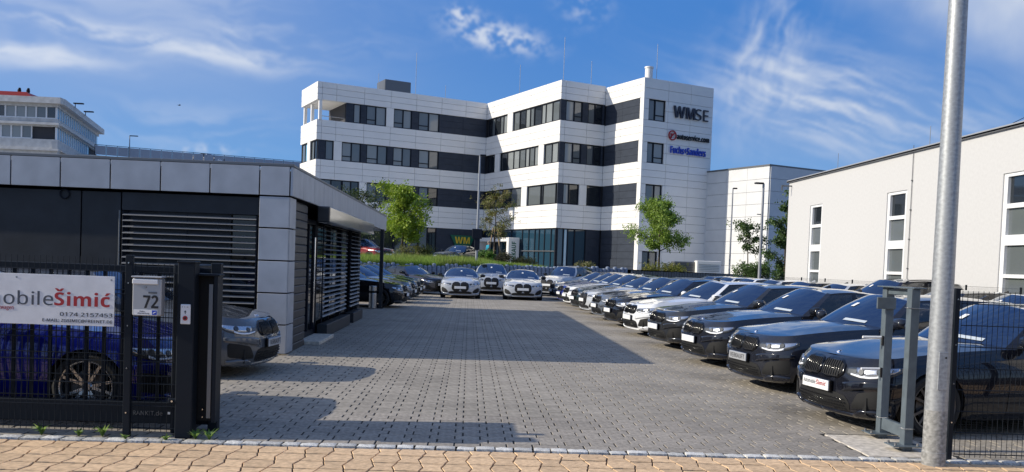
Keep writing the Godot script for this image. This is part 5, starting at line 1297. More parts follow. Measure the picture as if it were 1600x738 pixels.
func make_car(called: String, kind: String, label: String, paint: Material) -> Node3D:
	var c := car_cfg(kind)
	var cols := car_columns(c)
	var us := skin_u(cols)
	var t := thing(called, label, "car", Vector3.ZERO, 0.0, "cars parked in the yard")
	var nm := Shape.normals(cols, Vector3(0, 0, 1))
	var body := Shape.new(); var doors := {"front_door": [Shape.new(), Shape.new()], "rear_door": [Shape.new(), Shape.new()]}
	for i in cols.size() - 1:
		var mx: float = (cols[i][0].x + cols[i + 1][0].x) * 0.5
		for k in 8:
			var to := [body, body]
			if k >= 1:
				if mx < 0.652 and mx > -0.36: to = doors["front_door"]
				elif mx < -0.368 and mx > -0.93: to = doors["rear_door"]
			if (absf(mx - 0.656) < 0.004 or absf(mx + 0.364) < 0.004 or absf(mx + 0.934) < 0.004) and k >= 1: continue
			for sd in [0, 1]:
				var f := -1.0 if sd == 0 else 1.0
				var q = [mir(cols[i][k], f), mir(cols[i + 1][k], f), mir(cols[i + 1][k + 1], f), mir(cols[i][k + 1], f)]
				var m := [mir(nm[i][k], f), mir(nm[i + 1][k], f), mir(nm[i + 1][k + 1], f), mir(nm[i][k + 1], f)]
				(to[sd] as Shape).tri(q[0], q[1], q[2], m[0], m[1], m[2]); (to[sd] as Shape).tri(q[0], q[2], q[3], m[0], m[2], m[3])
	# bonnet and tail deck: rows across between the two sides of the top outline
	var hood := Shape.new(); var deck := Shape.new()
	var hr := []; var dr := []
	for i in cols.size():
		var e: Vector3 = cols[i][8]
		if e.x > 0.45 or e.x < c.sb + 0.35:
			var row := []
			for j in 17:
				var z = lerpf(-e.z, e.z, j / 16.0)
				var w = z / maxf(e.z, 1e-4)
				var cr := 0.0
				if e.x > 0:
					cr = lerpf(0.070, 0.010, smoothstep(0.9, c.xf - 0.18, e.x)) * (1.0 - pow(absf(w), 2.6))
					cr += 0.007 * exp(-pow((absf(z) - lerpf(0.60, 0.34, smoothstep(0.8, 2.2, e.x))) / 0.09, 2.0)) * smoothstep(c.xf - 0.25, c.xf - 0.9, e.x)
				else: cr = 0.03 * (1.0 - w * w)
				row.append(Vector3(e.x, e.y + cr, z))
			if e.x > 0: hr.append(row)
			else: dr.append(row)
	hood.sheet(hr, Vector3.UP); deck.sheet(dr, Vector3.UP)
	var bo := part("body", body, paint, t)
	part("bonnet", hood, paint, t); part("tailgate", deck, paint, t)
	for nme in ["front_door", "rear_door"]:
		for sd in [0, 1]:
			var d := part(nme, doors[nme][sd], paint, t)
			var hx := -0.26 if nme == "front_door" else -0.85
			var hz := 1.0 if sd else -1.0
			var best: Vector3 = cols[0][0]
			for col in cols: if absf(col[6].x - hx) < absf(best.x - hx): best = col[6]
			part("handle", Shape.new().box(Vector3(hx, best.y + 0.015, hz * (best.z + 0.012)), Vector3(0.19, 0.028, 0.035), 0.010), paint, d)
	# greenhouse: pairs of points, one on the belt, one on the edge of the roof
	var gb := []; var gt := []; var sg := []
	var bz := func(x): 
		var e2: Vector3 = cols[0][8]
		for col in cols: if absf(col[8].x - x) < absf(e2.x - x): e2 = col[8]
		return e2
	var add = func(name_: String, b: Vector3, tp: Vector3): gb.append(b); gt.append(tp); sg.append(name_)
	var up: float = along(c.belt, c.wsc)
	for i in 6:
		var f := i / 5.0
		add.call("windscreen", Vector3(lerpf(c.wsb, c.wsc, f * f), lerpf(up + 0.055, up + 0.0, f * f), 0.755 * f * c.w / 0.912), Vector3(lerpf(c.wst, c.wsk, f * f), lerpf(c.rt + 0.012, c.rt - 0.045, f * f), c.zt * 0.95 * f))
	add.call("pillar", Vector3(c.wsc - 0.11, up + 0.0, bz.call(c.wsc - 0.11).z - 0.01), Vector3(c.wsk - 0.06, c.rt - 0.055, c.zt + 0.01))
	var ns := 16
	for i in range(1, ns + 1):
		var f := i / float(ns)
		var bx = lerpf(c.wsc - 0.11, c.sb, f); var tx = lerpf(c.wsk - 0.06, c.st, f)
		var ry = lerpf(c.rt - 0.055, c.rr - 0.05, f * f) + (c.rp - c.rt) * 0.8 * sin(PI * minf(f * 1.1, 1.0))
		var zt: float = c.zt + 0.012 * sin(PI * f) - 0.02 * f * f
		add.call("side", Vector3(bx, along(c.belt, bx), bz.call(bx).z - 0.012), Vector3(tx, ry, zt))
	add.call("pillar", Vector3(c.sb - 0.17, along(c.belt, c.sb - 0.17), bz.call(c.sb - 0.17).z - 0.05), Vector3(c.st - 0.10, c.rr - 0.06, c.zt - 0.05))
	for i in range(1, 5):
		var f := i / 4.0
		add.call("rear", Vector3(lerpf(c.sb - 0.17, c.rbc, sqrt(f)), lerpf(along(c.belt, c.sb - 0.17), c.yb + 0.01, f), 0.70 * (1.0 - f)), Vector3(lerpf(c.st - 0.10, c.rtc, sqrt(f)), lerpf(c.rr - 0.06, c.rr, f), (c.zt - 0.05) * (1.0 - f)))
	var gpt := func(j: int, v: float) -> Vector3:
		var b: Vector3 = gb[j]; var tp: Vector3 = gt[j]
		var q := b.lerp(tp, v)
		q.z += 0.045 * sin(PI * v) * (b.z / 0.78)
		q.y += 0.018 * sin(PI * v)
		return q
	var bands := func(j0: int, j1: int, v0: float, v1: float, rows: int, lift := 0.0) -> Array:
		var g := []
		for j in range(j0, j1 + 1):
			var l := []
			for r in rows + 1: l.append(gpt.call(j, lerpf(v0, v1, r / float(rows))) + Vector3(0, 0, lift))
			g.append(l)
		return g
	var both := func(s: Shape, g: Array, o: Vector3):
		s.sheet(g, o)
		var h := []
		for l in g: h.append(l.map(func(q): return mir(q, -1.0)))
		s.sheet(h, mir(o, -1.0))
	var ws := Shape.new()
	var wr := []
	for r in 9:
		var l := []
		for j in range(5, -1, -1): l.append(mir(gpt.call(j, lerpf(0.0, 0.97, r / 8.0)), -1.0))
		for j in range(1, 6): l.append(gpt.call(j, lerpf(0.0, 0.97, r / 8.0)))
		wr.append(l)
	ws.sheet(wr, Vector3(1, 0.6, 0))
	part("windscreen", ws, K.windscreen, t)
	var i0 := 6; var i1 := 6 + ns; var ib := 6 + int(ns * 0.46)
	for sd in [1.0, -1.0]:
		for rg in [[5, 6, Vector3(0.4, 0.3, 1)], [i1, i1 + 1, Vector3(0, 0.3, 1)]]:
			var fg: Array = bands.call(rg[0], rg[1], 0.0, 1.0, 8)
			if sd < 0: fg = fg.map(func(l): return l.map(func(q): return mir(q, -1.0)))
			part("roof_pillar", Shape.new().sheet(fg, mir(rg[2], sd)), paint, t)
	var trim := Shape.new()
	both.call(trim, bands.call(i0, i1, 0.0, 0.07, 1), Vector3(0, 0.2, 1)); both.call(trim, bands.call(i0, i1, 0.90, 1.0, 1), Vector3(0, 0.5, 1)); both.call(trim, bands.call(ib - 1, ib, 0.07, 0.90, 4, 0.002), Vector3(0, 0.3, 1))
	both.call(trim, bands.call(i1 - 3, i1 - 2, 0.07, 0.90, 4, 0.002), Vector3(0, 0.3, 1))
	part("window_trim", trim, K.gloss_black, t)
	for rng2 in [["side_window", i0, ib - 1], ["side_window", ib, i1 - 3], ["quarter_window", i1 - 2, i1]]:
		for sd in [-1.0, 1.0]:
			var g: Array = bands.call(rng2[1], rng2[2], 0.07, 0.90, 5)
			if sd < 0: g = g.map(func(l): return l.map(func(q): return mir(q, -1.0)))
			part(rng2[0], Shape.new().sheet(g, Vector3(0, 0.3, sd)), K.glass, t)
	var rw := Shape.new()
	var nr := i1 + 1
	both.call(rw, bands.call(nr, gb.size() - 1, 0.05, 0.97, 5), Vector3(-1, 0.5, 0.1))
	part("rear_window", rw, K.glass, t)
	var rf := []
	for j in gt.size():
		var e: Vector3 = gpt.call(j, 0.97 if sg[j] == "windscreen" or sg[j] == "rear" else 1.0)
		var l := []
		for k in 13:
			var z = lerpf(-e.z, e.z, k / 12.0)
			var w = z / maxf(e.z, 1e-4)
			l.append(Vector3(e.x, e.y + 0.05 * (1.0 - pow(absf(w), 2.2)) * smoothstep(0.05, 0.5, e.z), z))
		rf.append(l)
	part("roof", Shape.new().sheet(rf, Vector3.UP), paint, t)
	if c.rails:
		for sd in [-1.0, 1.0]:
			var path := []
			for j in range(i0 + 2, i1 - 1): path.append(mir(gpt.call(j, 1.0) + Vector3(0, 0.030, -0.03), sd))
			path.push_front(mir(gpt.call(i0 + 1, 1.0) + Vector3(0, 0.0, -0.03), sd)); path.append(mir(gpt.call(i1 - 1, 1.0) + Vector3(0, 0.0, -0.03), sd))
			part("roof_rail", Shape.new().tube(path, [0.014], 6), K.gloss_black, t)
	part("aerial_fin", Shape.new().prism(PackedVector2Array([Vector2(0, 0), Vector2(-0.17, 0), Vector2(-0.16, 0.05), Vector2(-0.13, 0.06)]), 0.022, Transform3D(Basis.IDENTITY, Vector3(c.st + 0.25, c.rr + 0.012, -0.011))), paint, t)
	# underside, wheel wells and cabin
	var un := Shape.new()
	un.box(Vector3(0, 0.30, 0), Vector3(4.2, 0.22, 1.25)).box(Vector3(0.12, 0.28, 0), Vector3(1.95, 0.2, 1.66)).box(Vector3(2.0, 0.30, 0), Vector3(0.45, 0.18, 1.4))
	for a in [c.xa, c.xb]:
		for sd in [-1.0, 1.0]:
			var g := []
			for i in 13:
				var th := PI * i / 12.0
				var q = Vector3(a + c.ra * cos(th), c.rw + c.ra * sin(th), c.w * 0.965)
				g.append([mir(q, sd), mir(q + Vector3(0, 0.0, -0.30), sd)])
			un.sheet(g, Vector3(0, -1, 0))
			un.box(Vector3(a, 0.42, sd * 0.62), Vector3(c.ra * 2.0, 0.55, 0.02))
	part("underbody", un, K.rubber, t)
	var cab := Shape.new()
	cab.box(Vector3(0.55, 0.80 + c.up, 0), Vector3(0.75, 0.22, 1.42), 0.06).box(Vector3(-0.8, 0.48 + c.up, 0), Vector3(2.4, 0.1, 1.5)).box(Vector3(-0.2, 0.66 + c.up, 0), Vector3(0.9, 0.22, 0.22), 0.03)
	for sd in [-1.0, 1.0]: cab.box(Vector3(-0.6, 0.72 + c.up, sd * 0.74), Vector3(2.2, 0.36, 0.05))
	part("dashboard", cab, K.cabin, t)
	for st in [[-0.42, -0.37], [-0.42, 0.37], [-1.28, -0.38], [-1.28, 0.38]]:
		var se := Shape.new()
		var lean := Basis(Vector3(0, 0, 1), 0.28)
		se.box(Vector3(st[0] + 0.28, 0.62 + c.up, st[1]), Vector3(0.52, 0.16, 0.5), 0.05).box(Vector3(st[0] - 0.08, 0.90 + c.up * 1.15, st[1]), Vector3(0.14, 0.58, 0.48), 0.05, lean).box(Vector3(st[0] - 0.19, 1.22 + c.up * 1.15, st[1]), Vector3(0.09, 0.15, 0.26), 0.04, lean)
		part("seat", se, K.cabin, t)
	var sw := []
	for i in 17: sw.append(Vector3(0.16, 0.90 + c.up, -0.37) + Basis(Vector3(0, 0, 1), -0.45) * Vector3(0, 0.18 * cos(TAU * i / 16.0), 0.18 * sin(TAU * i / 16.0)))
	part("steering_wheel", Shape.new().tube(sw, [0.016], 6, false), K.cabin, t)
	# mirrors
	for sd in [-1.0, 1.0]:
		var g := []
		for i in 9:
			var l := []
			for j in 13:
				var th := -PI / 2 + PI * i / 8.0; var ph := TAU * j / 12.0
				var q := Vector3(sin(th), cos(th) * cos(ph), cos(th) * sin(ph))
				q = Vector3(signf(q.x) * pow(absf(q.x), 0.8), signf(q.y) * pow(absf(q.y), 0.75), signf(q.z) * pow(absf(q.z), 0.75))
				l.append(Vector3(0.47 + 0.085 * q.x - 0.05 * q.z, up + 0.095 + 0.075 * q.y, (c.w + 0.085) + 0.125 * q.z))
			g.append(l.map(func(q3): return mir(q3, sd)))
		var ms := Shape.new()
		var nn2 := Shape.normals(g, Vector3(1, 0, 0))
		var ctr = mir(Vector3(0.47, up + 0.095, c.w + 0.085), sd)
		for i in 8:
			for j in 12:
				var q4 = [g[i][j], g[i][j + 1], g[i + 1][j + 1], g[i + 1][j]]
				var m4 := q4.map(func(q5): return ((q5 - ctr) * Vector3(1.4, 1.6, 1)).normalized())
				ms.tri(q4[0], q4[1], q4[2], m4[0], m4[1], m4[2]); ms.tri(q4[0], q4[2], q4[3], m4[0], m4[2], m4[3])
		var mo := part("mirror", ms, K.gloss_black if kind != "estate" else paint, t)
		part("stalk", Shape.new().box(mir(Vector3(0.45, up + 0.03, c.w - 0.04), sd), Vector3(0.09, 0.05, 0.16), 0.015), K.gloss_black, mo)
	# face
	var lift: float = c.up * 0.8
	var Y = func(y: float) -> float: return y + c.up * (0.3 + clampf((y - 0.17) / 0.6, 0.0, 1.0) * 0.75)
	var KY = func(keys: Array) -> Array: return keys.map(func(q): return [q[0], Y.call(q[1]), Y.call(q[2])])
	if c.grille == "wide":
		for sd in [-1.0, 1.0]:
			var gr := part("grille", strip(cols, us, KY.call([[0.012, 0.585, 0.70], [0.04, 0.562, 0.742], [0.12, 0.55, 0.757], [0.31, 0.553, 0.752], [0.385, 0.60, 0.715], [0.40, 0.63, 0.69]]), 0.016, [sd], true, 20, 4), K.gloss_black, t)
			part("mesh_insert", strip(cols, us, KY.call([[0.034, 0.592, 0.715], [0.07, 0.575, 0.735], [0.31, 0.57, 0.735], [0.37, 0.62, 0.70]]), 0.019, [sd], false, 12, 3), K.void, gr)
			for i in 8:
				var u := 0.055 + 0.0395 * i
				var sl := Shape.new()
				var pth := []
				for j in 6: pth.append(mir(skin(cols, us, u, lerpf(Y.call(0.578), Y.call(0.733), j / 5.0), 0.024), sd))
				sl.tube(pth, [0.0055], 5)
				part("slat", sl, K.gloss_black, gr)
	else:
		for sd in [-1.0, 1.0]:
			var gr := part("grille", strip(cols, us, KY.call([[0.012, 0.42, 0.66], [0.05, 0.35, 0.72], [0.13, 0.325, 0.745], [0.27, 0.33, 0.74], [0.35, 0.39, 0.70], [0.385, 0.46, 0.64]]), 0.020, [sd], true, 20, 5), K.gloss_black, t)
			part("mesh_insert", strip(cols, us, KY.call([[0.035, 0.42, 0.64], [0.07, 0.37, 0.70], [0.27, 0.37, 0.70], [0.35, 0.46, 0.64]]), 0.024, [sd], false, 12, 3), K.void, gr)
	for sd in [-1.0, 1.0]:
		var hk := [[0.425, 0.625, 0.672], [0.47, 0.605, 0.690], [0.62, 0.585, 0.700], [0.80, 0.598, 0.712], [0.95, 0.630, 0.724], [1.08, 0.690, 0.734]]
		var hl := part("headlight", strip(cols, us, KY.call(hk), 0.005, [sd], true, 24, 4), K.lamp_dark, t)
		part("reflector", strip(cols, us, KY.call([[0.56, 0.625, 0.692], [0.68, 0.618, 0.700], [0.86, 0.635, 0.712], [0.98, 0.668, 0.722], [1.04, 0.70, 0.727]]), 0.009, [sd], true, 14, 3), K.lamp, hl)
		for uu in [0.63, 0.83]:
			var a: Vector3 = mir(skin(cols, us, uu, Y.call(0.652 + (uu - 0.63) * 0.12), 0.008), sd)
			var o: Vector3 = mir(skin(cols, us, uu, Y.call(0.652 + (uu - 0.63) * 0.12), 0.018), sd)
			part("lens", Shape.new().tube([a, o], [0.040, 0.030], 12), K.lamp_dark, hl)
		part("light_guide", strip(cols, us, KY.call([[0.50, 0.612, 0.628], [0.62, 0.592, 0.614], [0.72, 0.592, 0.612], [0.80, 0.604, 0.622], [0.86, 0.620, 0.65]]), 0.013, [sd], true, 12, 1), K.drl, hl)
		part("corner_intake", strip(cols, us, KY.call([[0.58, 0.27, 0.33], [0.66, 0.25, 0.43], [0.82, 0.265, 0.50], [0.90, 0.31, 0.49], [0.93, 0.35, 0.44]] if c.grille == "tall" else [[0.55, 0.262, 0.30], [0.61, 0.262, 0.43], [0.80, 0.278, 0.470], [0.93, 0.295, 0.485], [0.955, 0.31, 0.46]]), 0.005, [sd], false, 16, 4), K.void, t)
		part("bumper_blade", strip(cols, us, KY.call([[0.56, 0.175, 0.205], [0.66, 0.18, 0.255], [0.82, 0.19, 0.268], [0.98, 0.20, 0.25]]), 0.035, [sd], true, 12, 3), paint, t)
		if c.grille == "wide": part("bumper_fold", strip(cols, us, KY.call([[0.42, 0.43, 0.52], [0.55, 0.455, 0.548], [0.75, 0.49, 0.57], [0.92, 0.505, 0.57], [1.0, 0.52, 0.56]]), 0.022, [sd], true, 12, 4), paint, t)
	part("lower_intake", strip(cols, us, KY.call([[0.0, 0.215, 0.40], [0.34, 0.215, 0.40], [0.46, 0.215, 0.375], [0.52, 0.23, 0.30]] if c.grille == "wide" else [[0.0, 0.20, 0.335], [0.42, 0.21, 0.335], [0.55, 0.23, 0.30]]), 0.004, [-1.0, 1.0], false, 14, 4), K.void, t)
	if c.grille == "wide":
		var hx2 := Shape.new()
		for r in 5:
			for i in 21:
				var uu := -0.46 + 0.046 * i + (0.023 if r % 2 else 0.0)
				var sd := signf(uu) if uu != 0 else 1.0
				var lim := 0.37 - maxf(0.0, absf(uu) - 0.40) * 0.6
				var yy := 0.232 + 0.033 * r
				if yy + 0.012 > lim or absf(uu) > 0.48: continue
				var a3: Vector3 = mir(skin(cols, us, absf(uu - 0.016), Y.call(yy), 0.012), signf(uu - 0.016))
				var b3: Vector3 = mir(skin(cols, us, absf(uu), Y.call(yy + 0.012), 0.012), sd)
				var c3: Vector3 = mir(skin(cols, us, absf(uu + 0.016), Y.call(yy), 0.012), signf(uu + 0.016))
				hx2.rod(a3, b3, 0.004, 4).rod(b3, c3, 0.004, 4)
		part("honeycomb", hx2, K.gloss_black, t)
	part("front_lip", strip(cols, us, KY.call([[0.0, 0.172, 0.195], [0.56, 0.172, 0.198], [0.9, 0.175, 0.20]]), 0.028, [-1.0, 1.0], true, 18, 1), paint, t)
	# roundel on the nose of the bonnet
	var e8: Vector3 = cols[0][8]
	var at = Transform3D(Basis(Vector3(0, 0, 1), -0.62), Vector3(c.xf - 0.225, e8.y + 0.022, 0))
	var ro := part("roundel", Shape.new().lathe([[0.0, 0.006], [0.041, 0.004], [0.043, 0.0]], 20, at), K.gloss_black, t)
	for q in 4:
		var w := Shape.new()
		for i in 6:
			var a0 := PI / 2 * (q + i / 6.0); var a1 := PI / 2 * (q + (i + 1) / 6.0)
			w.tri(at * Vector3(0, 0.0085, 0), at * Vector3(0.027 * cos(a0), 0.0085, 0.027 * sin(a0)), at * Vector3(0.027 * cos(a1), 0.0085, 0.027 * sin(a1)), at.basis.y, at.basis.y, at.basis.y)
		part("quadrant", w, K.white if q % 2 else K.badge_blue, ro)
	part("badge_ring", Shape.new().lathe([[0.040, 0.005], [0.0425, 0.009], [0.045, 0.0]], 20, at), K.chrome, ro)
	# number plate carrier
	var py: float = Y.call(0.455 if c.grille == "wide" else 0.50)
	var pp: Vector3 = skin(cols, us, 0.0, py, 0.045)
	part("number_plate", Shape.new().box(pp, Vector3(0.018, 0.112, 0.52), 0.005), K.white, t)
	part("plate_carrier", Shape.new().box(pp + Vector3(-0.025, 0, 0), Vector3(0.034, 0.126, 0.535), 0.006), K.gloss_black, t)
	# tail lights
	var U: float = us[-1]
	for sd in [-1.0, 1.0]:
		part("tail_light", strip(cols, us, [[U - 0.95, 0.80 + lift, 0.88 + lift], [U - 0.7, 0.78 + lift, 0.89 + lift], [U - 0.35, 0.79 + lift, 0.87 + lift]], 0.008, [sd], true, 12, 2), K.tail, t)
	# price sheet on the dashboard and tag under the mirror
	var on_glass := func(j0: float, j1: float, v0: float, v1: float) -> Shape:
		var g := []
		for i in 3:
			var l := []
			var j := lerpf(j0, j1, i / 2.0)
			for r in 3:
				var v := lerpf(v0, v1, r / 2.0)
				var jf := int(floor(absf(j))); var q: Vector3 = (gpt.call(jf, v) as Vector3).lerp(gpt.call(jf + 1, v), absf(j) - jf)
				l.append(mir(q, signf(j) if j != 0.0 else 1.0) + Vector3(0.005, 0.007, 0))
			g.append(l)
		return Shape.new().sheet(g, Vector3(1, 1, 0))
	part("price_sheet", on_glass.call(-3.7, -1.6, 0.08, 0.145), K.sheet, t)
	part("mirror_tag", on_glass.call(-0.28, 0.28, 0.50, 0.63), K.paper, t)
	# wheels
	for a in [c.xa, c.xb]:
		for sd in [-1.0, 1.0]:
			var wnode := Node3D.new()
			wnode.name = "wheel"
			t.add_child(wnode, true)
			wnode.position = Vector3(a, c.rw, sd * (c.w - 0.125)); wnode.rotation.y = 0.0 if sd > 0 else PI
			wnode.scale = Vector3.ONE * (c.rw / 0.335)
			part("tyre", K.tyre_mesh, K.tyre, wnode); part("rim", K.rim_mesh, K.rim, wnode); part("brake_disc", K.disc_mesh, K.disc, wnode)
	return t

func wheel_meshes() -> void:
	var lay := Transform3D(Basis(Vector3(1, 0, 0), PI / 2), Vector3.ZERO)   # y axis turned to +z (outer side)
	K.tyre_mesh = Shape.new().lathe([[0.245, -0.10], [0.30, -0.112], [0.325, -0.10], [0.335, -0.07], [0.335, 0.07], [0.325, 0.10], [0.30, 0.112], [0.262, 0.108], [0.248, 0.10]], 36, lay).mesh()
	K.disc_mesh = Shape.new().lathe([[0.0, 0.03], [0.165, 0.03], [0.165, 0.0]], 24, lay).mesh()
	var rim := Shape.new()
	rim.lathe([[0.262, 0.100], [0.257, 0.112], [0.245, 0.108], [0.235, 0.08], [0.225, -0.09]], 36, lay)
	rim.lathe([[0.0, 0.082], [0.035, 0.082], [0.05, 0.07], [0.055, 0.03]], 16, lay)
	for i in 5:
		for s in [-1.0, 1.0]:
			var a := TAU * i / 5.0
			var o := Vector2(cos(a + s * 0.11), sin(a + s * 0.11)); var e := Vector2(cos(a + s * 0.24), sin(a + s * 0.24))
			var po := o * 0.04; var pe := e * 0.246
			var d := (pe - po).normalized(); var w := Vector2(-d.y, d.x)
			var z0 := 0.070; var z1 := 0.094
			var A := [Vector3(po.x + w.x * 0.016, po.y + w.y * 0.016, z0), Vector3(po.x - w.x * 0.016, po.y - w.y * 0.016, z0), Vector3(pe.x - w.x * 0.013, pe.y - w.y * 0.013, z1), Vector3(pe.x + w.x * 0.013, pe.y + w.y * 0.013, z1)]
			rim.quad(A[0], A[1], A[2], A[3], Vector3(0, 0, 1))
			for k in 4:
				if k == 0: continue
				var p1: Vector3 = A[k]; var p2: Vector3 = A[(k + 1) % 4]
				var dn := Vector3(0, 0, -0.035)
				rim.quad(p1, p2, p2 + dn, p1 + dn, Vector3((p1.x + p2.x) / 2 - (A[0].x + A[2].x) / 2, (p1.y + p2.y) / 2 - (A[0].y + A[2].y) / 2, 0))
	K.rim_mesh = rim.mesh()

func repaint(car: Node3D, paint: Material, old: Material) -> void:
	for o in car.find_children("*", "MeshInstance3D", true, false):
		if o.material_override == old: o.material_override = paint

func car_paint(r: float, g: float, b: float, metal := 0.25) -> StandardMaterial3D:
	var m := stuff(r, g, b, 0.12, metal * 0.25)
	m.metallic_specular = 0.28
	m.clearcoat_enabled = true; m.clearcoat = 1.0; m.clearcoat_roughness = 0.02
	return m

# ---- the parked cars --------------------------------------------------------------------------------------
func set_car(proto: Node3D, first: Array, label: String, paint: Material, x: float, z: float, yaw: float, y := 0.0) -> Node3D:
	var o: Node3D
	if first[0]:
		o = proto; first[0] = false
		o.position = Vector3(x, y, z); o.rotation.y = yaw; o.set_meta("label", label)
	else: o = copy(proto, label, Vector3(x, y, z), yaw)
	repaint(o, paint, K.proto)
	return o

func plate_text(car: Node3D, words_: Array) -> void:
	var p: MeshInstance3D = car.find_child("number_plate", false, false)
	var b := p.mesh.get_aabb()
	for w in words_:
		letters("lettering", w[0], w[3], "Droid Sans", w[2], p, Transform3D(Basis(Vector3(0, 0, -1), Vector3(0, 1, 0), Vector3(1, 0, 0)), Vector3(b.end.x + 0.002, b.get_center().y + w[4], -w[1])), w[5], 0.001, w[6])

func cars() -> void:
	K.proto = car_paint(0.5, 0.5, 0.5)
	var est := make_car("parked_car", "estate", "estate car", K.proto); var e1 := [true]
	var sed := make_car("parked_car", "sedan", "saloon car", K.proto); var s1 := [true]
	var cou := make_car("parked_car", "coupe", "coupe", K.proto); var c1 := [true]
	var suv := make_car("parked_car", "suv", "off-roader", K.proto); var v1 := [true]
	# copies must be made before a prototype is repainted, so the prototypes are used last
	var R := deg_to_rad(189.2)
	var row := [
		[-9.68, "e", K.black_car, "black estate car nearest the right gate posts, white plate with red lettering"],
		[-12.56, "e", K.carbon_car, "black estate car with grey lettered plate, second from the right gate posts"],
		[-15.48, "s", K.carbon_car, "black saloon with blank white plate, third from the right gate posts"],
		[-18.52, "e", K.grey_car, "dark grey estate car parked between black saloon and white estate"],
		[-21.61, "e", K.white_car, "white estate car with black grille, brightest in the right row's middle"],
		[-24.75, "s", K.black_car, "black saloon parked just beyond the white estate in the right row"],
		[-27.46, "e", K.steel_car, "steel grey estate car between black saloon and pale silver car"],
		[-30.53, "c", K.silver_car, "pale silver coupe next to the dark green car in the right row"],
		[-33.29, "s", K.green_car, "very dark green saloon next to the far white car"],
		[-36.1, "s", K.white_car, "white saloon beside the bright blue car far down the right row"],
		[-38.5, "s", K.blue_car, "bright blue saloon near the far end of the right row"],
		[-42.3, "e", K.steel_car, "grey estate car at the far end of the right row"]]
	var pend := []
	for q in row: pend.append([q[1], q[3], q[2], 4.0 + 2.33, q[0] - 0.38, R, 0.0])
	# cars behind them, mostly roofs to be seen
	var back := [[-11.8, "s", K.black_car, "black"], [-15.0, "s", K.navy_car, "navy"], [-18.3, "s", K.white_car, "white"], [-21.2, "e", K.grey_car, "dark grey"], [-24.3, "v", K.navy_car, "tall dark"], [-27.6, "s", K.mist_car, "silver grey"], [-30.6, "e", K.black_car, "black roof-railed"], [-33.6, "e", K.white_car, "white roof-railed"], [-36.6, "s", K.white_car, "plain white"], [-39.5, "e", K.silver_car, "silver"], [-42.6, "e", K.steel_car, "blue-grey"]]
	for i in back.size(): pend.append([back[i][1], "%s car in the second row against the cream hall, %s from the street" % [back[i][3], ["first", "second", "third", "fourth", "fifth", "sixth", "seventh", "eighth", "ninth", "tenth", "last"][i]], back[i][2], 11.9, back[i][0], R, 0.0])
	pend.append(["c", "pale grey-blue coupe facing the driveway, left of the two at its end", K.mist_car, -0.35, -41.85, deg_to_rad(-90.5), 0.0])
	pend.append(["c", "pale grey-blue coupe facing the driveway, right of the two at its end", K.mist_car, 2.58, -42.3, deg_to_rad(-92), 0.0])
	pend.append(["v", "pale off-roader with black grille between the two facing coupes", K.mist_car, 1.22, -48.0, deg_to_rad(-91), 0.0])
	pend.append(["v", "silver off-roader standing askew behind the right row's end", K.silver_car, 5.35, -48.2, deg_to_rad(-122), 0.0])
	pend.append(["s", "black saloon under the canopy post, nose to the driveway", K.black_car, -4.5, -30.9, deg_to_rad(-4), 0.0])
	pend.append(["s", "grey-blue saloon second in the left row past the canopy", K.steel_car, -4.45, -34.5, deg_to_rad(-4), 0.0])
	pend.append(["e", "dark green estate car third in the left row past the canopy", K.green_car, -4.4, -37.4, deg_to_rad(-4), 0.0])
	pend.append(["s", "black saloon fourth in the left row, before the dark coupe", K.carbon_car, -4.4, -40.0, deg_to_rad(-5), 0.0])
	pend.append(["c", "dark purple-blue coupe turned towards the pale facing coupes", K.navy_car, -2.9, -45.0, deg_to_rad(-48), 0.0])
	pend.append(["e", "silver-grey estate car with toothed intake in front of the pavilion's window", K.mist2_car, -5.10, -12.75, deg_to_rad(-6), 0.0])
	pend.append(["e", "deep blue estate car right behind the banner fence", K.blue_car, -5.19, -9.50, deg_to_rad(-1), 0.0])
	pend.append(["s", "dark car standing below the green and yellow sign on the forecourt", K.black_car, -0.75, 1.0, 0.0, 1.36])
	pend.append(["v", "red car seen beyond the canopy on the forecourt", K.red_car, -7.2, 2.0, 0.0, 1.36])
	pend.append(["s", "small white car on the far parking deck", K.white_car, -31.5, 3.0, 0.0, 12.0])
	var made := {}
	for i in pend.size():
		var q: Array = pend[i]
		var x: float = q[3]; var z: float = q[4]; var yaw: float = q[5]
		if z > 0.0:
			if z == 1.0: z = -59.5; yaw = deg_to_rad(-118)
			elif z == 2.0: z = -60.0; yaw = deg_to_rad(-40)
			else: z = -106.6; yaw = deg_to_rad(-20)
		var proto: Node3D = {"e": est, "s": sed, "c": cou, "v": suv}[q[0]]
		made[i] = copy(proto, q[1], Vector3(x, q[6], z), yaw)
		made[i].name = "parked_car"
		repaint(made[i], q[2], K.proto)
	for p in [est, sed, cou, suv]: p.free()
	plate_text(made[0], [["Automobile", -0.235, K.ink_grey, 0.045, 0.012, 0.25, 400], ["Šimić", 0.03, K.ink_red, 0.045, 0.012, 0.19, 700]])
	var gp: MeshInstance3D = made[1].find_child("number_plate", false, false)
	gp.material_override = K.plate_grey
	plate_text(made[1], [["VERKAUFT", -0.22, K.ink_black, 0.065, 0.0, 0.44, 400]])
	var sp: MeshInstance3D = made[32].find_child("number_plate", false, false)
	sp.material_override = K.plate_grey
	plate_text(made[32], [["VERKAUFT", -0.22, K.ink_black, 0.065, 0.0, 0.44, 400]])
	for i in [33]:
		for o in made[i].find_children("rim*", "MeshInstance3D", true, false): o.material_override = K.rim_bright

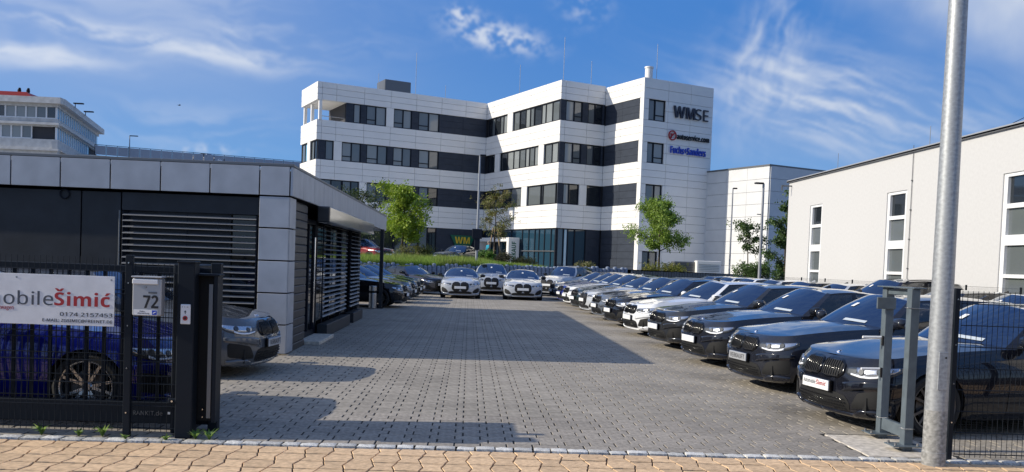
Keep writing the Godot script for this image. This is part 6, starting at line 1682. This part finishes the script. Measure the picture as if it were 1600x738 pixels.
func small_things() -> void:
	# lamps
	var a := lamp_post("lamp_post", "tall thin lamp post on the bank before the dark-banded left wing", Vector3(0.39, 1.5, -49.0), 6.1, 0.085, 0.35)
	part("control_box", Shape.new().box(Vector3(-0.02, 1.75, 0.06), Vector3(0.55, 0.55, 0.16), 0.02).box(Vector3(0.0, 1.2, 0.05), Vector3(0.3, 0.7, 0.14), 0.02), K.frame, a)
	var b := lamp_post("lamp_post", "grey lamp post with tilted head before the warehouse's bright wall edge", Vector3(16.15, 0.0, -48.0), 6.6, 0.10, -0.5)
	part("bracket", Shape.new().box(Vector3(-0.12, 4.9, 0), Vector3(0.35, 0.05, 0.05)), K.trim, b)
	lamp_post("lamp_post", "slim lamp post with small head before the warehouse's shaded wall", Vector3(18.65, 1.2, -62.0), 6.4, 0.07, 0.3)
	# air conditioning boxes
	for q in [[15.9, -64.5, 1.6, "left one of two pale air-conditioning boxes at the warehouse foot", K.trim], [17.6, -64.0, 1.8, "right and taller of two pale air-conditioning boxes at the warehouse foot", K.white_panel[0]]]:
		var t := thing("cooling_unit", q[3], "air conditioner", Vector3(q[0], 1.38, q[1]), 0.0, "boxes at the warehouse foot")
		part("case", Shape.new().box(Vector3(0, 0.5, 0), Vector3(q[2], 0.8 if q[4] == K.trim else 1.0, 0.8), 0.03), q[4], t)
		for i in 5: part("louvre", Shape.new().box(Vector3(0, 0.25 + 0.12 * i, 0.41), Vector3(q[2] * 0.85, 0.02, 0.03)), K.frame if q[4] == K.trim else K.trim, t)
		part("foot", Shape.new().box(Vector3(0, 0.05, 0), Vector3(q[2] * 0.9, 0.1, 0.6)), K.concrete, t)
	# birds
	for q in [[-24.0, 26.2, -62.0, "small dark bird high above the white office block's left corner"], [-15.9, 31.8, -80.0, "small dark bird highest in the sky"], [-27.0, 15.0, -82.0, "small dark bird low in the sky right of the far parking deck lamp"]]:
		var t := thing("bird", q[3], "bird", Vector3(q[0], q[1], q[2]), 0.7)
		part("body", Shape.new().tube([Vector3(-0.12, 0, 0), Vector3(-0.05, 0, 0), Vector3(0.05, 0.01, 0), Vector3(0.11, 0.02, 0), Vector3(0.15, 0.015, 0)], [0.008, 0.035, 0.04, 0.028, 0.006], 8), K.void, t)
		for s in [-1.0, 1.0]:
			part("wing", Shape.new().sheet([[Vector3(0.06, 0.01, 0.02 * s), Vector3(-0.06, 0.01, 0.02 * s)], [Vector3(0.05, 0.06, 0.18 * s), Vector3(-0.04, 0.06, 0.17 * s)], [Vector3(-0.06, 0.04, 0.40 * s), Vector3(-0.08, 0.04, 0.38 * s)]], Vector3.UP), K.void, t)
	# weeds at the foot of the fence
	var k := 0
	var where := ["under the banner's middle", "under the banner's right end", "just left of the mesh fence post", "at the mesh fence post's foot", "below the letter box", "between gate post and gate guide", "beside the gate guide's foot"]
	for q in [[-3.75, -7.93, 0.11], [-3.42, -7.92, 0.07], [-3.22, -7.93, 0.11], [-2.98, -7.83, 0.05], [-2.62, -7.80, 0.06], [-2.40, -7.92, 0.09], [-2.27, -7.90, 0.10]]:
		var g := RandomNumberGenerator.new(); g.seed = 90 + k
		var t := thing("weed", "small green weed growing " + where[k], "weed", Vector3(q[0], 0, q[1]), 0.0, "weeds along the setts")
		var s := Shape.new()
		for i in 30:
			var an := g.randf() * TAU; var l: float = q[2] * g.randf_range(0.6, 1.2)
			var o := Vector3(cos(an), 0, sin(an)); var side := Vector3(-sin(an), 0, cos(an)) * 0.010
			var m := o * l * 0.35 + Vector3(0, l * 0.6, 0); var e := o * l * g.randf_range(0.6, 1.0) + Vector3(0, l * g.randf_range(0.5, 1.0), 0)
			s.quad(-side * 0.5, side * 0.5, m + side, m - side); s.tri(m - side, m + side, e, o, o, o)
		part("leaves", s, K.weed, t)
		k += 1
	person()

# ---- a person walking on the forecourt --------------------------------------------------------------------
func person() -> void:
	var t := thing("person", "person in a turquoise shirt walking by the dark glass front", "person", Vector3(1.22, 1.36, -59.0), 0.4)
	var J := {"hip": Vector3(0, 0.95, 0), "chest": Vector3(0.02, 1.30, 0), "neck": Vector3(0.03, 1.48, 0), "head": Vector3(0.06, 1.62, 0), "crown": Vector3(0.05, 1.68, 0)}
	var skin_b := [[J.neck, J.head, 0.055, 0.075], [J.head, J.crown, 0.088, 0.085], [Vector3(0.14, 1.60, 0), Vector3(0.155, 1.595, 0), 0.014, 0.012]]
	var legs := []; var arms := []
	for s in [-1.0, 1.0]:
		var k := Vector3(0.10 * s + 0.04, 0.50, 0.09 * s); var an := Vector3(0.22 * s - 0.06, 0.09, 0.09 * s)
		legs += [[Vector3(0, 0.92, 0.09 * s), k, 0.095, 0.062], [k, an, 0.060, 0.042], [an + Vector3(0, -0.04, 0), an + Vector3(0.15, -0.055, 0), 0.042, 0.032]]
		var el := Vector3(-0.10 * s, 1.15, 0.25 * s); var wr := Vector3(-0.02 * s + 0.12, 0.95, 0.24 * s)
		arms += [[Vector3(0.01, 1.41, 0.18 * s), el, 0.055, 0.042], [el, wr, 0.040, 0.028], [wr, wr + Vector3(0.03, -0.08, 0), 0.034, 0.025]]
		for fi in 4: arms.append([wr + Vector3(0.02 + 0.012 * fi, -0.07, 0), wr + Vector3(0.03 + 0.016 * fi, -0.14 + 0.01 * absf(fi - 1.5), 0.01 * s), 0.009, 0.007])
		arms.append([wr + Vector3(0.04, -0.03, 0), wr + Vector3(0.075, -0.075, 0), 0.011, 0.008])
	var torso := [[J.hip, J.chest, 0.135, 0.15], [J.chest, J.neck, 0.13, 0.06], [Vector3(0.01, 1.41, -0.15), Vector3(0.01, 1.41, 0.15), 0.07, 0.07]]
	var body := part("body", flesh(skin_b + legs + arms + torso, 0.03), K.skin, t)
	part("shirt", flesh(torso.map(func(b): return [b[0], b[1], b[2] + 0.018, b[3] + 0.012]) + arms.filter(func(b): return b[2] > 0.05).map(func(b): return [b[0], (b[0] as Vector3).lerp(b[1], 0.75), b[2] + 0.018, b[3] + 0.02]), 0.03), K.shirt, body)
	part("trousers", flesh([[Vector3(0, 0.96, -0.05), Vector3(0, 0.96, 0.05), 0.145, 0.145]] + legs.filter(func(b): return b[2] > 0.05).map(func(b): return [b[0], b[1], b[2] + 0.016, b[3] + 0.018]), 0.03), K.trousers, body)
	part("hair", flesh([[J.head + Vector3(-0.03, 0.05, 0), J.crown + Vector3(-0.01, 0.02, 0), 0.088, 0.084]], 0.02), K.hair, body)

func flesh(bones: Array, cell: float) -> Shape:   # smooth union of tapered capsules, meshed as surface nets
	var lo := Vector3.ONE * 1e9; var hi := -lo
	for b in bones:
		for e in [[b[0], b[2]], [b[1], b[3]]]:
			lo = lo.min(e[0] - Vector3.ONE * (e[1] + cell * 2)); hi = hi.max(e[0] + Vector3.ONE * (e[1] + cell * 2))
	var n := Vector3i(((hi - lo) / cell).ceil()) + Vector3i.ONE
	var val := PackedFloat32Array(); val.resize(n.x * n.y * n.z); val.fill(1.0)
	for b in bones:
		var rr: float = maxf(b[2], b[3]) + cell * 2.5
		var bl := Vector3i(((((b[0] as Vector3).min(b[1]) - Vector3.ONE * rr) - lo) / cell).floor()).clamp(Vector3i.ZERO, n - Vector3i.ONE)
		var bh := Vector3i(((((b[0] as Vector3).max(b[1]) + Vector3.ONE * rr) - lo) / cell).ceil()).clamp(Vector3i.ZERO, n - Vector3i.ONE)
		var ab: Vector3 = b[1] - b[0]
		for x in range(bl.x, bh.x + 1):
			for y in range(bl.y, bh.y + 1):
				for z in range(bl.z, bh.z + 1):
					var p := lo + Vector3(x, y, z) * cell
					var h := clampf((p - (b[0] as Vector3)).dot(ab) / maxf(ab.length_squared(), 1e-6), 0, 1)
					var d: float = (p - (b[0] as Vector3) - ab * h).length() - lerpf(b[2], b[3], h)
					var i := (x * n.y + y) * n.z + z
					var o := val[i]; var k := minf(0.03, 1.2 * minf(b[2], b[3]))
					var m := clampf(0.5 + 0.5 * (o - d) / k, 0, 1)
					val[i] = lerpf(o, d, m) - k * m * (1.0 - m)
	var vid := {}
	var s := Shape.new()
	var grad := func(p: Vector3) -> Vector3:
		var q := Vector3i(((p - lo) / cell).round()).clamp(Vector3i.ONE, n - Vector3i.ONE * 2)
		var at := func(x, y, z): return val[(x * n.y + y) * n.z + z]
		return Vector3(at.call(q.x + 1, q.y, q.z) - at.call(q.x - 1, q.y, q.z), at.call(q.x, q.y + 1, q.z) - at.call(q.x, q.y - 1, q.z), at.call(q.x, q.y, q.z + 1) - at.call(q.x, q.y, q.z - 1)).normalized()
	for x in n.x - 1:
		for y in n.y - 1:
			for z in n.z - 1:
				var sum := Vector3.ZERO; var c := 0
				var v := []
				for k in 8: v.append(val[((x + (k & 1)) * n.y + y + ((k >> 1) & 1)) * n.z + z + (k >> 2)])
				if v.min() > 0 or v.max() <= 0: continue
				for e in [[0, 1], [2, 3], [4, 5], [6, 7], [0, 2], [1, 3], [4, 6], [5, 7], [0, 4], [1, 5], [2, 6], [3, 7]]:
					var a: float = v[e[0]]; var b2: float = v[e[1]]
					if (a > 0) == (b2 > 0): continue
					var t := a / (a - b2)
					sum += Vector3(e[0] & 1, (e[0] >> 1) & 1, e[0] >> 2).lerp(Vector3(e[1] & 1, (e[1] >> 1) & 1, e[1] >> 2), t); c += 1
				vid[Vector3i(x, y, z)] = lo + (Vector3(x, y, z) + sum / c) * cell
	for key in vid:
		for ax in 3:
			var st := Vector3i.ZERO; st[ax] = 1
			var k2: Vector3i = key
			var p0: float = val[(k2.x * n.y + k2.y) * n.z + k2.z]
			var e := k2 + st
			var p1: float = val[(e.x * n.y + e.y) * n.z + e.z]
			if (p0 > 0) == (p1 > 0): continue
			var u := Vector3i.ZERO; u[(ax + 1) % 3] = 1
			var w := Vector3i.ZERO; w[(ax + 2) % 3] = 1
			var q := [k2, k2 - u, k2 - u - w, k2 - w]
			if not q.all(func(m): return vid.has(m)): continue
			var P := q.map(func(m): return vid[m])
			var N := P.map(func(m): return grad.call(m))
			s.tri(P[0], P[1], P[2], N[0], N[1], N[2]); s.tri(P[0], P[2], P[3], N[0], N[2], N[3])
	return s
